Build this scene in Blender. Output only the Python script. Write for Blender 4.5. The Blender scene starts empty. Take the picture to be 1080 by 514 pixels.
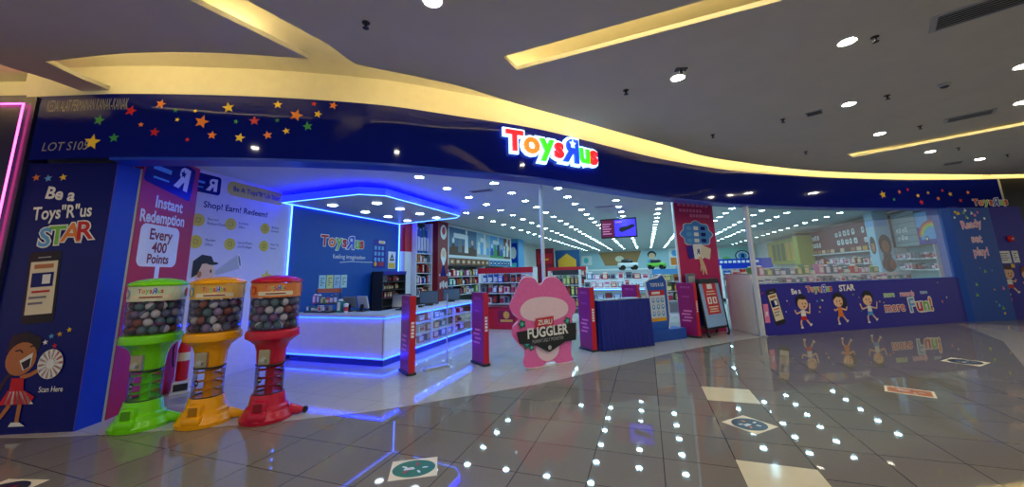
import bpy, bmesh, math, random
from math import sin, cos, pi, radians, sqrt, atan2, hypot
from mathutils import Vector, Matrix
random.seed(7)
SC = bpy.context.scene
COL = SC.collection

# ------------------------------------------------------------------ camera, world, exposure
cam_d = bpy.data.cameras.new('camera'); cam = bpy.data.objects.new('camera', cam_d); COL.objects.link(cam)
cam_d.sensor_width = 36.0; cam_d.lens = 36.0 * 392.0 / 1080.0
cam_d.shift_y = -39.0 / 1080.0
cam_d.clip_start = 0.05; cam_d.clip_end = 200
AZ = radians(19.40); PT = radians(10.15); RL = radians(1.5)
fw = Vector((0, cos(PT), sin(PT))); r0 = Vector((1, 0, 0)); u0 = r0.cross(fw)
r1 = r0 * cos(RL) - u0 * sin(RL); u1 = r1.cross(fw)
RZ = Matrix.Rotation(AZ, 3, 'Z')
fw, r1, u1 = RZ @ fw, RZ @ r1, RZ @ u1
cam.matrix_world = Matrix(((r1.x, u1.x, -fw.x, 0), (r1.y, u1.y, -fw.y, 0), (r1.z, u1.z, -fw.z, 1.5), (0, 0, 0, 1)))
SC.camera = cam
SC.view_settings.view_transform = 'Standard'; SC.view_settings.look = 'None'
SC.view_settings.gamma = 1.0; SC.view_settings.use_curve_mapping = False
SC.view_settings.exposure = 0.55
W = bpy.data.worlds.new('mall_air'); SC.world = W; W.use_nodes = True
W.node_tree.nodes['Background'].inputs[0].default_value = (0.60, 0.60, 0.58, 1)
W.node_tree.nodes['Background'].inputs[1].default_value = 0.42
SHOP_LAMP = 52.0       # shop downlight strength
MALL_LAMP = 215.0       # mall downlight strength
COVE = 15.0             # warm cove tubes
LED = 9.0              # blue strips

# ------------------------------------------------------------------ materials
def lin(c):
    return tuple(((v / 255) / 12.92 if v / 255 <= 0.04045 else ((v / 255 + 0.055) / 1.055) ** 2.4) for v in c)
MATS = {}
def mat(name, rgb, rough=0.5, metal=0.0, emit=0.0, ecol=None, vary=0.06, scale=9.0, spec=0.5, coat=0.0):
    if name in MATS: return MATS[name]
    m = bpy.data.materials.new(name); m.use_nodes = True
    nt = m.node_tree; b = nt.nodes['Principled BSDF']
    c = lin(rgb)
    tc = nt.nodes.new('ShaderNodeTexCoord'); n = nt.nodes.new('ShaderNodeTexNoise'); n.inputs['Scale'].default_value = scale
    mx = nt.nodes.new('ShaderNodeMix'); mx.data_type = 'RGBA'
    mx.inputs[6].default_value = (*[v * (1 - vary) for v in c], 1)
    mx.inputs[7].default_value = (*[min(1, v * (1 + vary)) for v in c], 1)
    nt.links.new(tc.outputs['Object'], n.inputs['Vector']); nt.links.new(n.outputs['Fac'], mx.inputs[0])
    nt.links.new(mx.outputs[2], b.inputs['Base Color'])
    b.inputs['Roughness'].default_value = rough; b.inputs['Metallic'].default_value = metal
    b.inputs['Specular IOR Level'].default_value = spec
    b.inputs['Coat Weight'].default_value = coat
    if emit:
        b.inputs['Emission Color'].default_value = (*lin(ecol or rgb), 1); b.inputs['Emission Strength'].default_value = emit
    MATS[name] = m
    return m
def glass(name, tint=(255, 255, 255), gl=0.9, rough=0.0):
    if name in MATS: return MATS[name]
    m = bpy.data.materials.new(name); m.use_nodes = True; nt = m.node_tree
    for n in list(nt.nodes): nt.nodes.remove(n)
    o = nt.nodes.new('ShaderNodeOutputMaterial'); t = nt.nodes.new('ShaderNodeBsdfTransparent'); g = nt.nodes.new('ShaderNodeBsdfGlossy')
    f = nt.nodes.new('ShaderNodeFresnel'); f.inputs[0].default_value = 1.4
    mm = nt.nodes.new('ShaderNodeMath'); mm.operation = 'MULTIPLY'; mm.inputs[1].default_value = gl
    mx = nt.nodes.new('ShaderNodeMixShader')
    t.inputs[0].default_value = (*lin(tint), 1); g.inputs['Roughness'].default_value = rough
    nt.links.new(f.outputs[0], mm.inputs[0]); nt.links.new(mm.outputs[0], mx.inputs[0])
    nt.links.new(t.outputs[0], mx.inputs[1]); nt.links.new(g.outputs[0], mx.inputs[2]); nt.links.new(mx.outputs[0], o.inputs[0])
    MATS[name] = m
    return m
def tile_mat(name, c1, c2, grout, size, ox, oy, rough, gw=0.006, spec=0.5):
    m = mat(name, c1, rough, spec=spec); nt = m.node_tree; b = nt.nodes['Principled BSDF']
    for l in list(b.inputs['Base Color'].links): nt.links.remove(l)
    g = nt.nodes.new('ShaderNodeNewGeometry'); mp = nt.nodes.new('ShaderNodeMapping'); mp.inputs['Location'].default_value = (-ox, -oy, 0)
    br = nt.nodes.new('ShaderNodeTexBrick'); br.offset = 0; br.squash = 1
    br.inputs['Scale'].default_value = 1; br.inputs['Brick Width'].default_value = size; br.inputs['Row Height'].default_value = size
    br.inputs['Mortar Size'].default_value = gw; br.inputs['Mortar Smooth'].default_value = 0.2
    br.inputs['Color1'].default_value = (*lin(c1), 1); br.inputs['Color2'].default_value = (*lin(c2), 1); br.inputs['Mortar'].default_value = (*lin(grout), 1)
    nt.links.new(g.outputs['Position'], mp.inputs['Vector']); nt.links.new(mp.outputs[0], br.inputs['Vector'])
    n = nt.nodes.new('ShaderNodeTexNoise'); n.inputs['Scale'].default_value = 60; n.inputs['Detail'].default_value = 6
    mx = nt.nodes.new('ShaderNodeMix'); mx.data_type = 'RGBA'; mx.blend_type = 'MULTIPLY'; mx.inputs[0].default_value = 0.22
    nt.links.new(g.outputs['Position'], n.inputs['Vector'])
    nt.links.new(br.outputs['Color'], mx.inputs[6]); nt.links.new(n.outputs['Color'], mx.inputs[7]); nt.links.new(mx.outputs[2], b.inputs['Base Color'])
    return m
def speckle(name, c1, c2, scale=60, rough=0.6):
    m = mat(name, c1, rough, vary=0.0, scale=scale); nt = m.node_tree
    for n in nt.nodes:
        if n.type == 'MIX': n.inputs[6].default_value = (*lin(c1), 1); n.inputs[7].default_value = (*lin(c2), 1)
        if n.type == 'TEX_NOISE': n.inputs['Detail'].default_value = 8; n.inputs['Roughness'].default_value = 0.75
    return m

M_ceil = mat('ceiling_paint', (212, 209, 200), 0.8, scale=3)
M_cream = mat('cove_paint', (235, 228, 205), 0.8)
M_warm = mat('cove_tube', (255, 225, 140), 0.5, emit=COVE, ecol=(255, 230, 162))
M_fascia = mat('navy_gloss_panel', (6, 20, 122), 0.06, spec=0.16, scale=2)
M_navy = mat('navy_vinyl', (10, 20, 112), 0.25, spec=0.25, scale=2)
M_purple_navy = mat('violet_navy_vinyl', (48, 42, 160), 0.3, spec=0.3, scale=2)
M_blue = mat('blue_vinyl', (10, 56, 190), 0.35, spec=0.3)
M_blue2 = mat('mid_blue_vinyl', (16, 76, 176), 0.4)
M_white = mat('white_laminate', (232, 234, 236), 0.35)
M_wall = mat('shop_wall_paint', (214, 216, 214), 0.7)
M_shopceil = mat('shop_ceiling_paint', (196, 204, 206), 0.8)
M_red = mat('red_vinyl', (206, 22, 40), 0.4)
M_maroon = mat('raspberry_vinyl', (176, 20, 76), 0.4)
M_dkred = mat('dark_red_vinyl', (140, 16, 36), 0.4)
M_alu = mat('brushed_aluminium', (200, 205, 210), 0.3, metal=0.7)
M_black = mat('black_plastic', (18, 18, 20), 0.35)
M_dark = mat('charcoal_metal', (45, 46, 50), 0.4)
M_grey = mat('grey_plastic', (120, 124, 130), 0.5)
M_lgrey = mat('pale_grey_plastic', (180, 184, 190), 0.5)
M_yellow = mat('yellow_vinyl', (240, 200, 40), 0.4)
M_gold = mat('gold_vinyl', (232, 170, 40), 0.4)
M_orange = mat('orange_vinyl', (236, 130, 40), 0.4)
M_green = mat('green_vinyl', (40, 150, 70), 0.4)
M_lime = mat('lime_vinyl', (120, 200, 70), 0.4)
M_teal = mat('teal_vinyl', (90, 200, 200), 0.4)
M_sky = mat('sky_vinyl', (90, 170, 230), 0.4)
M_pink = mat('pink_vinyl', (240, 130, 180), 0.4)
M_cream2 = mat('cream_vinyl', (236, 224, 196), 0.5)
M_tan = mat('tan_skin_print', (190, 120, 70), 0.5)
M_skin = mat('pale_skin_print', (238, 196, 160), 0.5)
M_brown = mat('brown_print', (92, 54, 34), 0.5)
M_ink = mat('dark_ink', (24, 22, 30), 0.5)
M_txt = mat('white_lettering', (240, 240, 240), 0.4)
M_dimtxt = mat('silver_lettering', (150, 152, 160), 0.4)
M_led = mat('blue_led', (60, 110, 255), 0.4, emit=LED, ecol=(20, 50, 255))
M_ledc = mat('cyan_led', (120, 190, 255), 0.4, emit=LED * 2.2, ecol=(9, 36, 255))
M_ledw = mat('white_led', (200, 230, 255), 0.4, emit=6.0, ecol=(60, 110, 255))
M_lamp = mat('shop_lamp', (235, 250, 255), 0.4, emit=SHOP_LAMP, ecol=(184, 238, 255))
M_lampc = mat('canopy_lamp', (235, 250, 255), 0.4, emit=9, ecol=(220, 240, 255))
M_malllamp = mat('mall_lamp', (255, 244, 220), 0.4, emit=MALL_LAMP, ecol=(255, 246, 226))
M_neon = mat('pink_neon', (255, 120, 190), 0.4, emit=5, ecol=(255, 70, 160))
M_glass = glass('clear_glass', gl=0.35)
M_plastic = glass('clear_plastic', (250, 250, 252), 0.8, 0.02)
M_floor = tile_mat('mall_tiles', (138, 132, 122), (132, 126, 117), (74, 70, 65), 0.535, 0.0, 0.295, 0.03, gw=0.0045, spec=0.5)
M_sfloor = tile_mat('shop_tiles', (196, 194, 190), (192, 190, 186), (150, 148, 146), 0.535, 0.0, 0.295, 0.05, 0.003)
M_inlay = mat('cream_tile', (226, 214, 180), 0.12)

# ------------------------------------------------------------------ tagging and object helpers
def tag(o, label=None, cat=None, group=None, kind=None):
    if label: o['label'] = label
    if cat: o['category'] = cat
    if group: o['group'] = group
    if kind: o['kind'] = kind
    return o
def thing(name, label, cat, loc=(0, 0, 0), rz=0.0, group=None):
    o = bpy.data.objects.new(name, None); COL.objects.link(o); o.location = loc; o.rotation_euler = (0, 0, rz)
    return tag(o, label, cat, group)
def chain(o):
    m = Matrix.Identity(4)
    while o is not None: m = o.matrix_basis @ m; o = o.parent
    return m
def obj(name, bm, mats, parent=None, world=False, smooth=False):
    if world and parent is not None: bm.transform(chain(parent).inverted())
    me = bpy.data.meshes.new(name); bm.normal_update()
    if smooth:
        for f in bm.faces: f.smooth = True
        for e in bm.edges:
            if len(e.link_faces) == 2 and e.calc_face_angle(0) > 0.7: e.smooth = False
    bm.to_mesh(me); bm.free()
    for m in (mats if isinstance(mats, (list, tuple)) else [mats]): me.materials.append(m)
    o = bpy.data.objects.new(name, me); COL.objects.link(o)
    if parent is not None: o.parent = parent
    return o
def settle(o):                                   # move a single-mesh thing's origin to its base centre
    vs = [v.co for v in o.data.vertices]
    c = Vector(((min(v.x for v in vs) + max(v.x for v in vs)) / 2, (min(v.y for v in vs) + max(v.y for v in vs)) / 2, min(v.z for v in vs)))
    o.data.transform(Matrix.Translation(-c)); o.location = c
    return o
def struct(name, bm, mats, smooth=False):
    return tag(obj(name, bm, mats, smooth=smooth), kind='structure')
def copy_tree(o, parent=None):
    c = o.copy(); COL.objects.link(c)
    if parent is not None: c.parent = parent
    for ch in [x for x in o.children]: copy_tree(ch, c)
    return c

# ------------------------------------------------------------------ mesh helpers
def B(): return bmesh.new()
def box(bm, c, s, rz=0.0, mi=0, bev=0.0, rot=None):
    r = bmesh.ops.create_cube(bm, size=1.0)
    vs = r['verts']
    bmesh.ops.scale(bm, vec=s, verts=vs)
    if bev:
        es = list({e for v in vs for e in v.link_edges})
        rr = bmesh.ops.bevel(bm, geom=es, offset=bev, segments=2, affect='EDGES', profile=0.5)
        fs = {f for f in rr['faces']}; vs = list({v for v in rr['verts']} | {v for f in fs for v in f.verts})
        seen = set(vs); st = list(vs)
        while st:
            v = st.pop()
            for e in v.link_edges:
                w = e.other_vert(v)
                if w not in seen: seen.add(w); st.append(w)
        vs = list(seen)
    m = Matrix.Translation(c) @ (rot.to_4x4() if rot is not None else Matrix.Rotation(rz, 4, 'Z'))
    bmesh.ops.transform(bm, matrix=m, verts=vs)
    for f in {f for v in vs for f in v.link_faces}: f.material_index = mi
    return vs
def boxb(c, s, rz=0.0, bev=0.0):
    bm = B(); box(bm, c, s, rz, 0, bev); return bm
def prism(bm, pts, z0, z1, mi=0, top=True):
    n = len(pts)
    a = [bm.verts.new((p[0], p[1], z0)) for p in pts]; b = [bm.verts.new((p[0], p[1], z1)) for p in pts]
    fs = [bm.faces.new(list(reversed(a))), bm.faces.new(b)]
    for i in range(n): fs.append(bm.faces.new((a[i], a[(i + 1) % n], b[(i + 1) % n], b[i])))
    for f in fs: f.material_index = mi
    bmesh.ops.recalc_face_normals(bm, faces=fs)
    return a + b
def lathe(bm, prof, seg=32, mi=0, c=(0, 0, 0), sx=1.0, sy=1.0):
    rings = []
    for r, z in prof:
        if r < 1e-5: rings.append([bm.verts.new((c[0], c[1], c[2] + z))])
        else: rings.append([bm.verts.new((c[0] + sx * r * cos(2 * pi * k / seg), c[1] + sy * r * sin(2 * pi * k / seg), c[2] + z)) for k in range(seg)])
    fs = []
    for a, b in zip(rings, rings[1:]):
        for k in range(seg):
            k2 = (k + 1) % seg
            if len(a) == 1 and len(b) == 1: continue
            if len(a) == 1: fs.append(bm.faces.new((a[0], b[k2], b[k])))
            elif len(b) == 1: fs.append(bm.faces.new((a[k], a[k2], b[0])))
            else: fs.append(bm.faces.new((a[k], a[k2], b[k2], b[k])))
    for f in fs: f.material_index = mi
    bmesh.ops.recalc_face_normals(bm, faces=fs)
    return fs
def tube(bm, pts, r, seg=8, mi=0, closed=False):
    pts = [Vector(p) for p in pts]; n = len(pts); rings = []
    for i, p in enumerate(pts):
        if closed: d = pts[(i + 1) % n] - pts[i - 1]
        else: d = pts[min(i + 1, n - 1)] - pts[max(i - 1, 0)]
        d.normalize()
        a = Vector((0, 0, 1)) if abs(d.z) < 0.9 else Vector((1, 0, 0))
        u = d.cross(a).normalized(); v = d.cross(u)
        rr = r[i] if isinstance(r, (list, tuple)) else r
        rings.append([bm.verts.new(p + (u * cos(2 * pi * k / seg) + v * sin(2 * pi * k / seg)) * rr) for k in range(seg)])
    fs = []
    for i in range(n if closed else n - 1):
        a, b = rings[i], rings[(i + 1) % n]
        for k in range(seg): fs.append(bm.faces.new((a[k], a[(k + 1) % seg], b[(k + 1) % seg], b[k])))
    if not closed: fs += [bm.faces.new(rings[0]), bm.faces.new(list(reversed(rings[-1])))]
    for f in fs: f.material_index = mi
    bmesh.ops.recalc_face_normals(bm, faces=fs)

# ------------------------------------------------------------------ surfaces that lettering and prints lie on
class Plane:
    def __init__(s, a, b, z=0.0):                # vertical plane through plan points a -> b; outward normal is to the right of a->b
        s.a = Vector((a[0], a[1], 0)); d = Vector((b[0] - a[0], b[1] - a[1], 0)); s.len = d.length; s.d = d.normalized()
        s.n = Vector((s.d.y, -s.d.x, 0)); s.z = z; s.ang = atan2(s.d.y, s.d.x)
    def map(s, u, v, off): return s.a + s.d * u + s.n * off + Vector((0, 0, v + s.z))
class Curve:
    def __init__(s, pts):
        s.p = [Vector((p[0], p[1])) for p in pts]; s.l = [0.0]
        for a, b in zip(s.p, s.p[1:]): s.l.append(s.l[-1] + (b - a).length)
        s.len = s.l[-1]
    def at(s, u):
        i = 0
        while i < len(s.l) - 2 and s.l[i + 1] < u: i += 1
        t = (u - s.l[i]) / (s.l[i + 1] - s.l[i]); p = s.p[i].lerp(s.p[i + 1], t)
        def nrm(k):
            k0, k1 = max(k - 1, 0), min(k + 1, len(s.p) - 1); d = (s.p[k1] - s.p[k0]).normalized(); return Vector((d.y, -d.x))
        n = nrm(i).lerp(nrm(i + 1), min(max(t, 0), 1)).normalized()
        return p, n
    def map(s, u, v, off):
        p, n = s.at(u); q = p + n * off; return Vector((q.x, q.y, v))
    def near(s, q):
        q = Vector((q[0], q[1])); best = None
        for i, (a, b) in enumerate(zip(s.p, s.p[1:])):
            t = max(0, min(1, (q - a).dot(b - a) / (b - a).length_squared)); d = (a.lerp(b, t) - q).length
            if best is None or d < best[0]: best = (d, s.l[i] + t * (b - a).length)
        return best[1]
    def sub(s, u0, u1, off=0.0, n=None):
        n = n or max(2, int(abs(u1 - u0) / 0.15)); return [s.map(u0 + (u1 - u0) * k / n, 0, off) for k in range(n + 1)]
class Cyl:
    def __init__(s, r, a0=-pi / 2): s.r = r; s.a0 = a0     # around local z; u runs left to right as seen from outside
    def map(s, u, v, off): a = s.a0 + u / s.r; return Vector(((s.r + off) * cos(a), (s.r + off) * sin(a), v))
class Flat:
    def __init__(s, c, rz, z=0.0): s.c = Vector((c[0], c[1], 0)); s.m = Matrix.Rotation(rz, 3, 'Z'); s.z = z
    def map(s, u, v, off): return s.c + s.m @ Vector((u, v, 0)) + Vector((0, 0, s.z + off))

GLY = {}
def glyphs(body, bold=0.0, align='CENTER'):
    k = (body, round(bold, 4), align)
    if k not in GLY:
        cu = bpy.data.curves.new('g', 'FONT'); cu.body = body; cu.size = 1.0; cu.offset = bold; cu.align_x = align; cu.resolution_u = 3; cu.fill_mode = 'FRONT'
        o = bpy.data.objects.new('g', cu); me = o.to_mesh()
        vs = [tuple(v.co[:2]) for v in me.vertices]; fs = [tuple(p.vertices) for p in me.polygons]
        o.to_mesh_clear(); bpy.data.objects.remove(o); bpy.data.curves.remove(cu)
        GLY[k] = (vs, fs)
    return GLY[k]
class Pic:
    """flat print: layered shapes on a surface, one mesh"""
    def __init__(s, surf, off=0.002, eps=0.0007): s.surf = surf; s.bm = B(); s.mats = []; s.off = off; s.eps = eps; s.k = 0
    def mi(s, m):
        if m not in s.mats: s.mats.append(m)
        return s.mats.index(m)
    def nxt(s): s.k += 1; return s.off + s.k * s.eps
    def poly(s, m, pts, keep=False):
        o = s.off + s.k * s.eps if keep else s.nxt()
        vs = [s.bm.verts.new(s.surf.map(x, y, o)) for x, y in pts]
        try: f = s.bm.faces.new(vs)
        except ValueError: return
        f.material_index = s.mi(m)
    def rect(s, m, x0, y0, x1, y1, seg=1, keep=False):
        n = max(1, seg)
        pts = [(x0 + (x1 - x0) * k / n, y0) for k in range(n + 1)] + [(x1 - (x1 - x0) * k / n, y1) for k in range(n + 1)]
        if n == 1: s.poly(m, pts, keep); return
        o = s.off + s.k * s.eps if keep else s.nxt()
        for k in range(n):
            a, b = x0 + (x1 - x0) * k / n, x0 + (x1 - x0) * (k + 1) / n
            f = s.bm.faces.new([s.bm.verts.new(s.surf.map(x, y, o)) for x, y in ((a, y0), (b, y0), (b, y1), (a, y1))]); f.material_index = s.mi(m)
    def rrect(s, m, x0, y0, x1, y1, r, rot=0.0, n=5):
        pts = []
        for cx, cy, a0 in ((x1 - r, y0 + r, -pi / 2), (x1 - r, y1 - r, 0), (x0 + r, y1 - r, pi / 2), (x0 + r, y0 + r, pi)):
            pts += [(cx + r * cos(a0 + k * pi / 2 / n), cy + r * sin(a0 + k * pi / 2 / n)) for k in range(n + 1)]
        cx, cy = (x0 + x1) / 2, (y0 + y1) / 2
        s.poly(m, [(cx + (x - cx) * cos(rot) - (y - cy) * sin(rot), cy + (x - cx) * sin(rot) + (y - cy) * cos(rot)) for x, y in pts])
    def ell(s, m, x, y, a, b=None, rot=0.0, n=20, keep=False):
        b = b or a
        s.poly(m, [(x + a * cos(t) * cos(rot) - b * sin(t) * sin(rot), y + a * cos(t) * sin(rot) + b * sin(t) * cos(rot)) for t in [2 * pi * k / n for k in range(n)]], keep)
    def star(s, m, x, y, r, rot=0.0, k=0.45, keep=False):
        s.poly(m, [(x + (r if i % 2 == 0 else r * k) * cos(pi / 2 + rot + i * pi / 5), y + (r if i % 2 == 0 else r * k) * sin(pi / 2 + rot + i * pi / 5)) for i in range(10)], keep)
    def line(s, m, pts, w):
        for (xa, ya), (xb, yb) in zip(pts, pts[1:]):
            l = hypot(xb - xa, yb - ya) or 1; nx, ny = -(yb - ya) / l * w / 2, (xb - xa) / l * w / 2
            s.poly(m, [(xa + nx, ya + ny), (xa - nx, ya - ny), (xb - nx, yb - ny), (xb + nx, yb + ny)], True)
        s.k += 1
    def text(s, m, body, x, y, h, bold=0.015, align='CENTER', rot=0.0, sx=1.0, mirror=False, shear=0.0, keep=False):
        vs, fs = glyphs(body, bold, align); o = s.off + s.k * s.eps if keep else s.nxt(); q = h / 0.72
        ws = []
        for vx, vy in vs:
            vx = (-vx if mirror else vx) * q * sx + shear * vy * q; vy = vy * q
            ws.append(s.bm.verts.new(s.surf.map(x + vx * cos(rot) - vy * sin(rot), y + vx * sin(rot) + vy * cos(rot), o)))
        for f in fs:
            try: s.bm.faces.new([ws[i] for i in (reversed(f) if mirror else f)]).material_index = s.mi(m)
            except ValueError: pass
    def width(s, body, h, bold=0.015): 
        vs, _ = glyphs(body, bold); xs = [v[0] for v in vs]; return (max(xs) - min(xs)) * h / 0.72
    def done(s, name, parent=None, world=True): return obj(name, s.bm, s.mats, parent, world=world)
LOGO = [('T', 'red', 1.0, 0), ('o', 'orange', 1.12, .0), ('y', 'green', 1.12, .06), ('s', 'red', 1.12, 0), ('R', 'blue', 1.25, -.12), ('u', 'green', 1.12, 0), ('s', 'red', 1.12, 0)]
def logo_spots(h):
    x = 0; out = []
    for ch, c, k, dy in LOGO:
        vs, _ = glyphs(ch, 0.03); xs = [v[0] for v in vs]; w = (max(xs) - min(xs)) * h * k / 0.72
        out.append((ch, c, k, dy, x + w / 2)); x += w + h * 0.03
    return out, x
def logo(P, cx, y, h, cols, outline=None, ob=0.075, rot=0.0, star=True):
    sp, w = logo_spots(h)
    for ps in ((outline, ob), (None, 0.03)):
        if ps[0] is None and ps[1] == ob: continue
        for ch, c, k, dy, x in sp:
            xx = x - w / 2; X = cx + xx * cos(rot) - dy * h * sin(rot); Y = y + xx * sin(rot) + dy * h * cos(rot)
            P.text(ps[0] or cols[c], ch, X, Y, h * k, ps[1], rot=rot, mirror=(ch == 'R'), keep=True)
        P.k += 2
    if star:
        ch, c, k, dy, x = sp[4]; xx = x - w / 2
        P.star(outline or M_txt, cx + (xx + .02 * h) * cos(rot), y + xx * sin(rot) + h * (dy + 0.86), h * 0.26)
COLS = dict(red=M_red, orange=M_orange, green=M_lime, blue=mat('logo_blue', (30, 80, 220), 0.4))
WHT = dict.fromkeys(COLS, M_txt)

def kid(P, x, y, h, skin, hair, top, legs, look=1, arms=((-.5, .25), (.5, .3)), girl=False):
    """a plain cartoon child, h tall, standing at x, y"""
    hd = h * 0.27
    P.line(skin, [(x - .05 * h, y + .3 * h), (x - .13 * h, y + .14 * h), (x - .1 * h, y)], .06 * h)
    P.line(skin, [(x + .05 * h, y + .3 * h), (x + .15 * h, y + .16 * h), (x + .24 * h, y + .06 * h)], .06 * h)
    P.line(M_txt, [(x - .16 * h, y), (x - .06 * h, y)], .05 * h); P.line(M_txt, [(x + .2 * h, y + .04 * h), (x + .28 * h, y + .1 * h)], .05 * h)
    P.poly(legs, [(x - .12 * h, y + .22 * h), (x + .13 * h, y + .22 * h), (x + .09 * h, y + .36 * h), (x - .08 * h, y + .36 * h)])
    P.poly(top, [(x - .09 * h, y + .34 * h), (x + .1 * h, y + .34 * h), (x + .08 * h, y + .52 * h), (x - .08 * h, y + .52 * h)])
    for ax, ay in arms: P.line(skin, [(x + .07 * h * (1 if ax > 0 else -1), y + .48 * h), (x + ax * .5 * h, y + .42 * h), (x + ax * .6 * h, y + (.42 + ay) * h)], .05 * h)
    if girl: P.ell(hair, x - .2 * h * look, y + .68 * h, .13 * h, .2 * h)
    P.ell(hair, x, y + .79 * h, hd * .86, hd * .8)
    P.ell(skin, x + .03 * h * look, y + .71 * h, hd * .72, hd * .68)
    P.poly(hair, [(x - hd * .8, y + .74 * h), (x - hd * .5, y + .96 * h), (x + hd * .2, y + 1.0 * h), (x + hd * .8, y + .86 * h), (x + hd * .3, y + .84 * h), (x - hd * .3, y + .86 * h)])
    P.ell(M_ink, x - .03 * h + .05 * h * look, y + .72 * h, .018 * h, .03 * h, n=8); P.ell(M_ink, x + .1 * h + .05 * h * look - .02 * h, y + .72 * h, .018 * h, .03 * h, n=8)
    P.poly(M_red, [(x + .01 * h, y + .64 * h), (x + .13 * h, y + .65 * h), (x + .07 * h, y + .59 * h)])

# ------------------------------------------------------------------ plan of the shop front
def catmull(P, n=10):
    out = []; P = [Vector(p) for p in P]; Q = [P[0] * 2 - P[1]] + P + [P[-1] * 2 - P[-2]]
    for i in range(1, len(Q) - 2):
        for k in range(n):
            t = k / n; a, b, c, d = Q[i - 1:i + 3]
            out.append(0.5 * ((2 * b) + (c - a) * t + (2 * a - 5 * b + 4 * c - d) * t * t + (3 * b - a - 3 * c + d) * t ** 3))
    return out + [P[-1]]
FRONT = Curve(catmull([(-6.78, 1.93), (-6.28, 2.10), (-5.68, 2.30), (-4.85, 2.67), (-3.96, 3.14), (-3.06, 3.73), (-2.39, 4.35), (-1.45, 5.28), (-.6, 6.42), (.42, 7.80), (1.45, 8.95), (2.30, 9.75), (4.42, 11.33), (6.58, 12.62), (7.83, 13.24), (9.24, 13.80), (12.5, 14.9), (17, 16.3)]))
S_END = FRONT.near((9.24, 13.80)); ZB, ZT = 2.92, 3.70
def strip(bm, crv, u0, u1, z0, z1, t, mi=0, seg=0.15):
    n = max(2, int((u1 - u0) / seg)); rows = []
    for k in range(n + 1):
        u = u0 + (u1 - u0) * k / n
        rows.append([bm.verts.new(crv.map(u, z, o)) for z, o in ((z0, 0), (z1, 0), (z1, -t), (z0, -t))])
    fs = []
    for a, b in zip(rows, rows[1:]):
        for j in range(4): fs.append(bm.faces.new((a[j], b[j], b[(j + 1) % 4], a[(j + 1) % 4])))
    fs += [bm.faces.new(rows[0]), bm.faces.new(list(reversed(rows[-1])))]
    for f in fs: f.material_index = mi
    bmesh.ops.recalc_face_normals(bm, faces=fs)

# floors
bm = B(); prism(bm, [(-16, -9), (20, -9), (20, 36), (-16, 36)], -0.10, 0.0); struct('floor', bm, M_floor)
fr = FRONT.sub(0.0, FRONT.near((9.3, 13.82)), -0.0)
bm = B(); prism(bm, [(p.x, p.y) for p in fr] + [(9.3, 34), (-7.2, 34)], 0.0005, 0.004); struct('floor_shop', bm, M_sfloor)
bm = B(); prism(bm, [(0.535, 5.09), (1.07, 5.09), (1.07, 5.625), (0.535, 5.625)], 0.0004, 0.0025)
struct('floor_inlay_1', bm, M_inlay)
bm = B(); prism(bm, [(0.535, 3.10), (1.07, 3.10), (1.07, 3.635), (0.535, 3.635)], 0.0004, 0.0025); struct('floor_inlay_2', bm, M_inlay)
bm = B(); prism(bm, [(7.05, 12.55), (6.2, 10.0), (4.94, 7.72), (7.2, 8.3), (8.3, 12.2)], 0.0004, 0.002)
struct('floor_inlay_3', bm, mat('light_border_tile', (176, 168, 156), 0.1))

# mall ceiling slab with light slots, lid above, warm tubes on the ledges
ZC = 3.75
EDGE = [(-5.61, 1.69), (-4.73, 1.89), (-4.10, 2.12), (-3.56, 2.39), (-3.12, 2.64)]
EDGE2 = [(-2.76, 2.90), (-1.99, 3.70), (-1.51, 4.40), (-.9, 5.22), (.49, 7.10), (1.66, 8.59), (4.3, 10.88), (7.63, 12.73), (9.72, 13.7), (13, 14.7), (17, 15.8)]
E1 = [tuple(p) for p in catmull(EDGE, 6)]; E2 = [tuple(p) for p in catmull(EDGE2, 6)]
outer = [(-16, -9), (20, -9), (20, 16.5), (17, 15.8)] + list(reversed(E2))[1:] + [(-2.75, 2.51), (-2.98, 1.40), (-3.40, 1.22), (-3.31, 1.66)] + list(reversed(E1)) + [(-5.74, 2.02), (-5.80, 2.30), (-6.12, 2.16), (-6.07, 1.89), (-6.09, 1.55), (-6.3, 1.2), (-16, -1.0)]
slotA = [(-1.24, 3.36), (-1.21, 3.66), (2.7, 3.26), (1.5, 2.9)]
slotA = [(-1.24, 3.36), (-1.19, 3.66), (1.30, 3.47), (2.3, 3.39), (1.8, 3.05), (0.66, 3.22)]
slotB = [(4.12, 9.35), (4.36, 9.67), (6.23, 8.56), (8.6, 7.15), (8.4, 6.83), (6.03, 8.26)]
def slab(name, outer, holes, z0, z1, m):
    cu = bpy.data.curves.new('c', 'CURVE'); cu.dimensions = '2D'; cu.fill_mode = 'BOTH'; cu.extrude = (z1 - z0) / 2
    for pts in [outer] + holes:
        sp = cu.splines.new('POLY'); sp.points.add(len(pts) - 1); sp.use_cyclic_u = True
        for q, p in zip(sp.points, pts): q.co = (p[0], p[1], 0, 1)
    o = bpy.data.objects.new('c', cu); me = o.to_mesh(); bm = B(); bm.from_mesh(me); o.to_mesh_clear()
    bpy.data.objects.remove(o); bpy.data.curves.remove(cu)
    bmesh.ops.translate(bm, vec=(0, 0, (z0 + z1) / 2), verts=bm.verts)
    return struct(name, bm, m)
slab('ceiling', outer, [slotA, slotB], ZC, ZC + 0.05, M_ceil)
bm = B(); prism(bm, [(-16, -9), (20, -9), (20, 17.5), (-16, 17.5)], 4.06, 4.10); struct('ceiling_upper', bm, M_cream)
def cove_tube(name, pts, parent=None):
    bm = B(); tube(bm, [(x, y, ZC + 0.085) for x, y in pts], 0.022, 6); return tag(obj(name, bm, M_warm), 'warm cove tube resting unseen on the ceiling ledge', 'light', 'warm cove tubes')
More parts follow.
